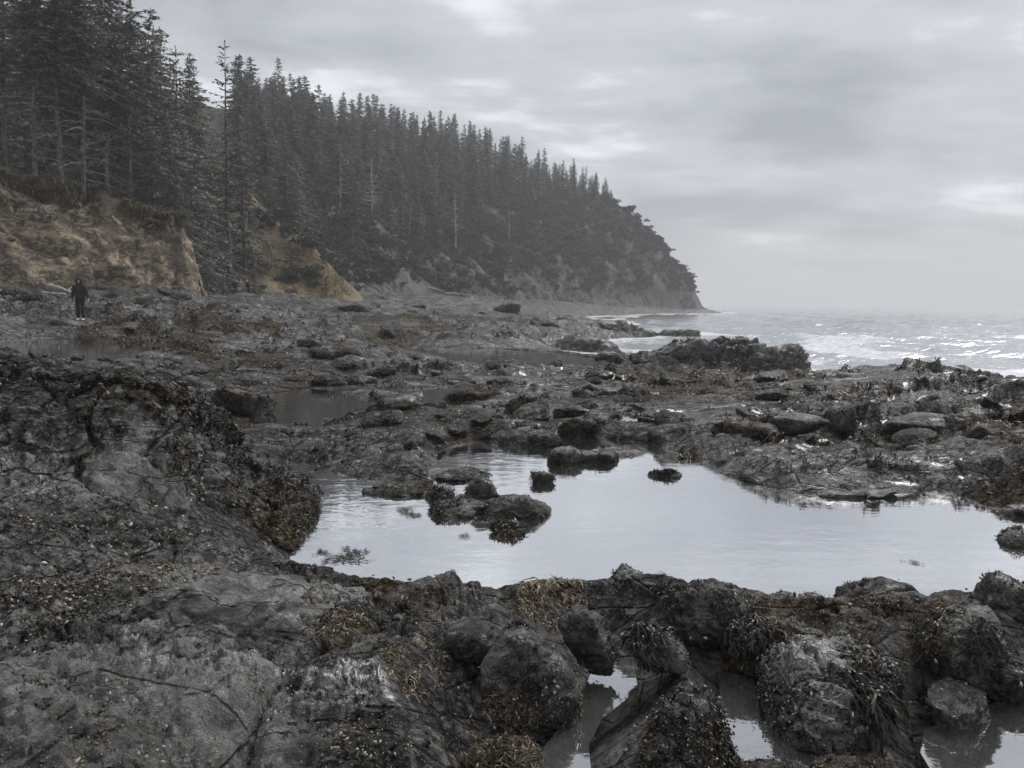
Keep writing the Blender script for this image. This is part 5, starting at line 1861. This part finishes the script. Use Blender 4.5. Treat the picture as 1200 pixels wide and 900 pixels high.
# dry grass on the bluff top and the spur
def build_grass():
    n = 5200
    X1 = RNG.uniform(-60, -28, 40000); Y1 = RNG.uniform(50, 92, 40000)
    s = sdpoly(X1, Y1, BLUFF)
    k = (s > 4.2) & (s < 16) & (RNG.random(40000) < np.where(s < 9, .8, .3)) & (fbm2(X1 / 1.5, Y1 / 1.5, 3, 821) > -.05)
    a1 = np.stack([X1[k], Y1[k], bluff_h(X1[k], Y1[k])], 1)[:n]
    X2 = RNG.uniform(-50, -18, 30000); Y2 = RNG.uniform(104, 140, 30000)
    tt = np.clip(((X2 - ax) * (bx - ax) + (Y2 - ay) * (by - ay)) / ((bx - ax) ** 2 + (by - ay) ** 2), 0, 1.1)
    dd = np.hypot(X2 - ax - (bx - ax) * tt, Y2 - ay - (by - ay) * tt)
    k = (dd < 9) & (hill_s(X2, Y2) > .5)
    a2 = np.stack([X2[k], Y2[k], hill_h(X2[k], Y2[k])], 1)[:4200]
    P = np.vstack([a1, a2]); tone = np.concatenate([np.full(len(a1), .22), np.full(len(a2), .75)]) + RNG.normal(size=len(P)) * .12
    V, F, T = [], [], []
    for b in range(7):
        m = len(P)
        az = RNG.uniform(0, 6.28, m); L = RNG.uniform(.25, .6, m) * np.where(np.arange(m) < len(a1), 1.0, 1.1)
        o = P + np.stack([RNG.normal(size=m) * .12, RNG.normal(size=m) * .12, np.full(m, -.03)], 1)
        tip = o + np.stack([np.cos(az) * L * .8 + .2 * L, np.sin(az) * L * .8 - .3 * L, L * .45], 1)
        sdv = np.stack([-np.sin(az), np.cos(az), np.zeros(m)], 1) * .035
        V.append(np.stack([o - sdv, o + sdv, tip], 1).reshape(-1, 3))
        F.append((np.arange(m) * 3)[:, None] + np.array([[0, 1, 2]]) + b * m * 3)
        T.append(np.repeat(tone + RNG.normal(size=m) * .1, 3))
    # turf and roots drooping over the lip
    X3 = RNG.uniform(-60, -28, 90000); Y3 = RNG.uniform(48, 92, 90000)
    z3 = bluff_h(X3, Y3); s3 = sdpoly(X3, Y3, BLUFF)
    dt_ = z3 - bluff_top(X3, Y3)
    k = (dt_ > -1.1) & (dt_ < .35) & (s3 < 9) & (fbm2(X3 / 2.5, Y3 / 2.5, 3, 825) > -.1)
    a3 = np.stack([X3[k], Y3[k], z3[k]], 1)[:5200]
    m = len(a3)
    for b in range(4):
        L = RNG.uniform(.25, .8, m); az = RNG.normal(size=m) * .7
        o = a3 + RNG.normal(size=(m, 3)) * .15 + np.array([0, -.1, .12])
        mid_ = o + np.stack([np.sin(az) * L * .4 + .12, -np.cos(az) * L * .45, -.15 * L], 1)
        tip = o + np.stack([np.sin(az) * L * .6 + .2, -np.cos(az) * L * .6, -L * .95], 1)
        w_ = np.stack([np.cos(az), np.sin(az), np.zeros(m)], 1) * .06
        n0 = sum(len(q_) for q_ in V)
        V.append(np.stack([o - w_, o + w_, mid_, tip], 1).reshape(-1, 3))
        F.append(np.concatenate([(np.arange(m) * 4)[:, None] + np.array([[0, 1, 2]]), (np.arange(m) * 4)[:, None] + np.array([[1, 3, 2]])]) + n0)
        T.append(np.repeat(np.clip(.20 + RNG.normal(size=m) * .18, 0, 1), 4))
    me = mesh_np('dry_grass', np.concatenate(V), np.concatenate(F), M_GRASS, False, {'tint': np.clip(np.concatenate(T), 0, 1)})
    tag(link('dry_grass', me), 'dry grass and hanging turf fringing the bluff and the golden spur', kind='stuff')


build_grass()


# ------------------------------------------------------------------ people
def skin_mesh(name, joints, bones, mat, sub=2, root=0):
    """one continuous surface grown over joints (co, rx, ry)"""
    me = bpy.data.meshes.new(name)
    me.from_pydata([j[0] for j in joints], bones, [])
    o = bpy.data.objects.new(name, me); COL.objects.link(o)
    md = o.modifiers.new('s', 'SKIN')
    md.use_smooth_shade = True
    for i, j in enumerate(joints):
        sv = me.skin_vertices[0].data[i]
        sv.radius = (j[1], j[2])
        sv.use_root = (i == root)
    s2 = o.modifiers.new('ss', 'SUBSURF'); s2.levels = sub; s2.render_levels = sub
    dg = bpy.context.evaluated_depsgraph_get()
    out = bpy.data.meshes.new_from_object(o.evaluated_get(dg))
    bpy.data.objects.remove(o); bpy.data.meshes.remove(me)
    out.materials.clear(); out.materials.append(mat)
    for p_ in out.polygons: p_.use_smooth = True
    return out


def make_person(loc, rz, h, label, coat, legs, hood=None, hair=True, stride=.04, arms=.16, bend=0.0, shoe=M_SHOE, hem=.80, hips=None):
    k = h / 1.75
    root = empty('person', loc, rz)
    root.scale = (k, k, k)
    tag(root, label, 'person')
    def J(x, y, z, r, r2=None): return ((x, y + bend * max(0, z - .95) ** 1.2, z), r, r2 or r)
    aw = arms
    jb = [J(0, 0, .95, .125, .10), J(0, 0, 1.18, .125, .095), J(0, 0, 1.38, .14, .095), J(0, .0, 1.48, .055), J(0, -.01, 1.56, .055),
          J(0, -.015, 1.64, .083, .095), J(0, -.01, 1.71, .07, .08),
          J(.09, 0, .88, .085), J(.10, -.03 - stride, .50, .055), J(.10, .02 - stride, .09, .038), J(.10, -.14 - stride, .03, .032),
          J(-.09, 0, .88, .085), J(-.10, -.03 + stride, .50, .055), J(-.10, .02 + stride, .09, .038), J(-.10, -.14 + stride, .03, .032),
          J(.18, 0, 1.40, .055), J(.20 + aw * .5, .02, 1.13, .043), J(.20 + aw, -.05, .89, .030), J(.20 + aw, -.07, .81, .036, .018),
          J(-.18, 0, 1.40, .055), J(-.20 - aw * .5, .02, 1.13, .043), J(-.20 - aw, -.05, .89, .030), J(-.20 - aw, -.07, .81, .036, .018)]
    bones = [(0, 1), (1, 2), (2, 3), (3, 4), (4, 5), (5, 6), (0, 7), (7, 8), (8, 9), (9, 10), (0, 11), (11, 12), (12, 13), (13, 14), (2, 15), (15, 16), (16, 17), (17, 18), (2, 19), (19, 20), (20, 21), (21, 22)]
    # five fingers on each hand, rooted in the palm
    for s, palm in ((1, 18), (-1, 22)):
        px0 = s * (.20 + aw)
        for fi, (fy, fl) in enumerate(((-.028, .062), (-.010, .072), (.008, .068), (.024, .052))):
            a0 = len(jb)
            jb.append(J(px0, -.07 + fy, .77, .0095)); jb.append(J(px0 - s * .008, -.07 + fy * 1.15, .77 - fl, .0075))
            bones += [(palm, a0), (a0, a0 + 1)]
        a0 = len(jb)
        jb.append(J(px0 - s * .012, -.112, .80, .010)); jb.append(J(px0 - s * .02, -.13, .765, .008))
        bones += [(palm, a0), (a0, a0 + 1)]
    link('body', skin_mesh('body', jb, bones, M_SKIN, 1), root)
    # face: nose, brows and chin as small relief, eyes
    fa = Acc()
    hy = bend * (1.64 - .95) ** 1.2
    for (x, y, z, sx, sy, sz) in ((0, -.112, 1.635, .012, .018, .022), (0, -.095, 1.575, .022, .018, .016), (.085, -.01, 1.63, .012, .02, .03), (-.085, -.01, 1.63, .012, .02, .03)):
        v, f = ico(2); fa.add(v * np.array([sx, sy, sz]) + np.array([x, y + hy, z]), f)
    v, f, _ = fa.get()
    link('face', mesh_np('face', v, f, M_SKIN), root)
    ea = Acc()
    for x in (.03, -.03):
        v, f = ico(2); ea.add(v * .011 + np.array([x, -.10 + hy, 1.655]), f)
    v, f, _ = ea.get(); link('eyes', mesh_np('eyes', v, f, M_HAIR), root)
    # coat
    jc = [J(0, 0, hem, .225, .16), J(0, 0, 1.0, .205, .15), J(0, 0, 1.2, .185, .14), J(0, 0, 1.38, .185, .135), J(0, 0, 1.53, .10, .10),
          J(.18, 0, 1.40, .098), J(.20 + aw * .5, .02, 1.13, .080), J(.20 + aw, -.045, .90, .062),
          J(-.18, 0, 1.40, .098), J(-.20 - aw * .5, .02, 1.13, .080), J(-.20 - aw, -.045, .90, .062)]
    link('jacket', skin_mesh('jacket', jc, [(0, 1), (1, 2), (2, 3), (3, 4), (3, 5), (5, 6), (6, 7), (3, 8), (8, 9), (9, 10)], coat, 2), root)
    jt = [J(0, 0, .95, .14, .11), J(.095, 0, .84, .10), J(.10, -.03 - stride, .50, .075), J(.10, .015 - stride, .085, .066),
          J(-.095, 0, .84, .10), J(-.10, -.03 + stride, .50, .075), J(-.10, .015 + stride, .085, .066)]
    link('trousers', skin_mesh('trousers', jt, [(0, 1), (1, 2), (2, 3), (0, 4), (4, 5), (5, 6)], legs, 2), root)
    for s in (1, -1):
        js = [((s * .10, .05 - s * stride, .045), .042, .042), ((s * .105, -.06 - s * stride, .045), .044, .044), ((s * .11, -.17 - s * stride, .032), .036, .03)]
        link('shoe', skin_mesh('shoe', js, [(0, 1), (1, 2)], shoe, 2), root)
    if hood:
        # hood: shell open at the face
        v, f = ico(4)
        v2 = v * np.array([.132, .142, .165]) + np.array([0, -.004 + hy, 1.63])
        cen = v[f].mean(1)
        keep_ = ~((cen[:, 1] < -.60) & (cen[:, 2] > -.62) & (cen[:, 2] < .48))
        me = mesh_np('hood', v2, f[keep_], hood)
        o = link('hood', me, root)
        md = o.modifiers.new('t', 'SOLIDIFY'); md.thickness = .012
    elif hair:
        v, f = ico(4)
        v2 = v * np.array([.092, .105, .105]) + np.array([0, .008 + hy, 1.675])
        cen = v[f].mean(1)
        keep_ = ~((cen[:, 1] < -.25) & (cen[:, 2] < .45)) & (cen[:, 2] > -.75)
        o = link('hair', mesh_np('hair', v2, f[keep_], hair if not isinstance(hair, bool) else M_HAIR), root)
        md = o.modifiers.new('t', 'SOLIDIFY'); md.thickness = .012
    if hips:
        jh = [J(0, 0, .52, .20, .15), J(0, 0, .74, .20, .155), J(0, 0, .93, .18, .14)]
        link('shirt_hem', skin_mesh('shirt_hem', jh, [(0, 1), (1, 2)], hips, 2), root)
    return root


def person_px(px, fy, hpx, d, *args, **kw):
    q = at_depth(px, fy, d)
    g = gz(q[0], d)
    return q, g


q = at_depth(95, 375, 33.0)
PLEDGE = q
rock_top = q[2]
add_rock('standing_ledge', 'low flat ledge under the hooded walker', 'rock', (q[0], q[1] + .3, q[2] - .55), (1.7, 1.1, .56), 880, .1, p=14, rough=.03, crack=.02, weed=.25, sub=5)
make_person((q[0], q[1], q[2] - .02), R(10), 1.80, 'walker in a dark hooded jacket and white shoes facing the camera', M_JACKET, M_TROUSER, hood=M_JACKET, stride=.03, arms=.13)
for (px, fy, d, hh, lab, coat, legs, hair, hips, bend, rz) in (
        (275.5, 345.5, 88, 1.72, 'distant walker in black at the left of three near the bluff corner', M_JACKET, M_TROUSER, M_WHITE, None, 0, .4),
        (282.5, 345, 88, 1.70, 'distant walker in a tan coat with a white hem in the middle of three', M_TAN, M_GREY, M_TAN, M_WHITE, 0, .1),
        (291.5, 345.5, 88, 1.66, 'distant walker in dark clothes bending at the right of three', M_JACKET, M_TROUSER, M_WHITE, None, -.35, -.5)):
    q = at_depth(px, fy, d)
    make_person((q[0], q[1], q[2]), rz, hh, lab, coat, legs, hood=None, hair=hair, hips=hips, bend=bend, stride=.05, arms=.08)
q = at_depth(283, 346, 88.3)
add_rock('standing_ledge', 'low grey shelf under the three distant walkers', 'rock', (q[0], q[1] + .3, q[2] - 1.15), (3.6, 2.2, 1.18), 884, .1, p=16, rough=.02, crack=.01, weed=0, sub=5)

print('triangles', sum(sum(len(p_.vertices) - 2 for p_ in o_.data.polygons) for o_ in {o_.data: o_ for o_ in bpy.data.objects if o_.type == 'MESH'}.values()))
for n_ in ('rocky_shore', 'sea', 'headland', 'bluff', 'rock_outcrop', 'seaweed', 'turf_algae', 'shells'): print(n_, len(bpy.data.objects[n_].data.polygons))
# ------------------------------------------------------------------ haze
bm = bmesh.new()
bmesh.ops.create_cube(bm, size=1.0)
me = bpy.data.meshes.new('haze'); bm.to_mesh(me); bm.free()
hz = link('haze', me)
hz.scale = (8400, 8400, 134)
hz.location = (0, 0, 61)
mh = bpy.data.materials.new('haze_air'); mh.use_nodes = True
t = NT(mh.node_tree)
t.n.remove(t.n['Principled BSDF'])
pv = t.node('ShaderNodeVolumePrincipled')
pv.inputs['Color'].default_value = (.86, .865, .88, 1)
pv.inputs['Density'].default_value = 0.00068
t.l.new(pv.outputs[0], t.n['Material Output'].inputs['Volume'])
me.materials.append(mh)
tag(hz, 'thin sea haze over the whole bay', kind='stuff')
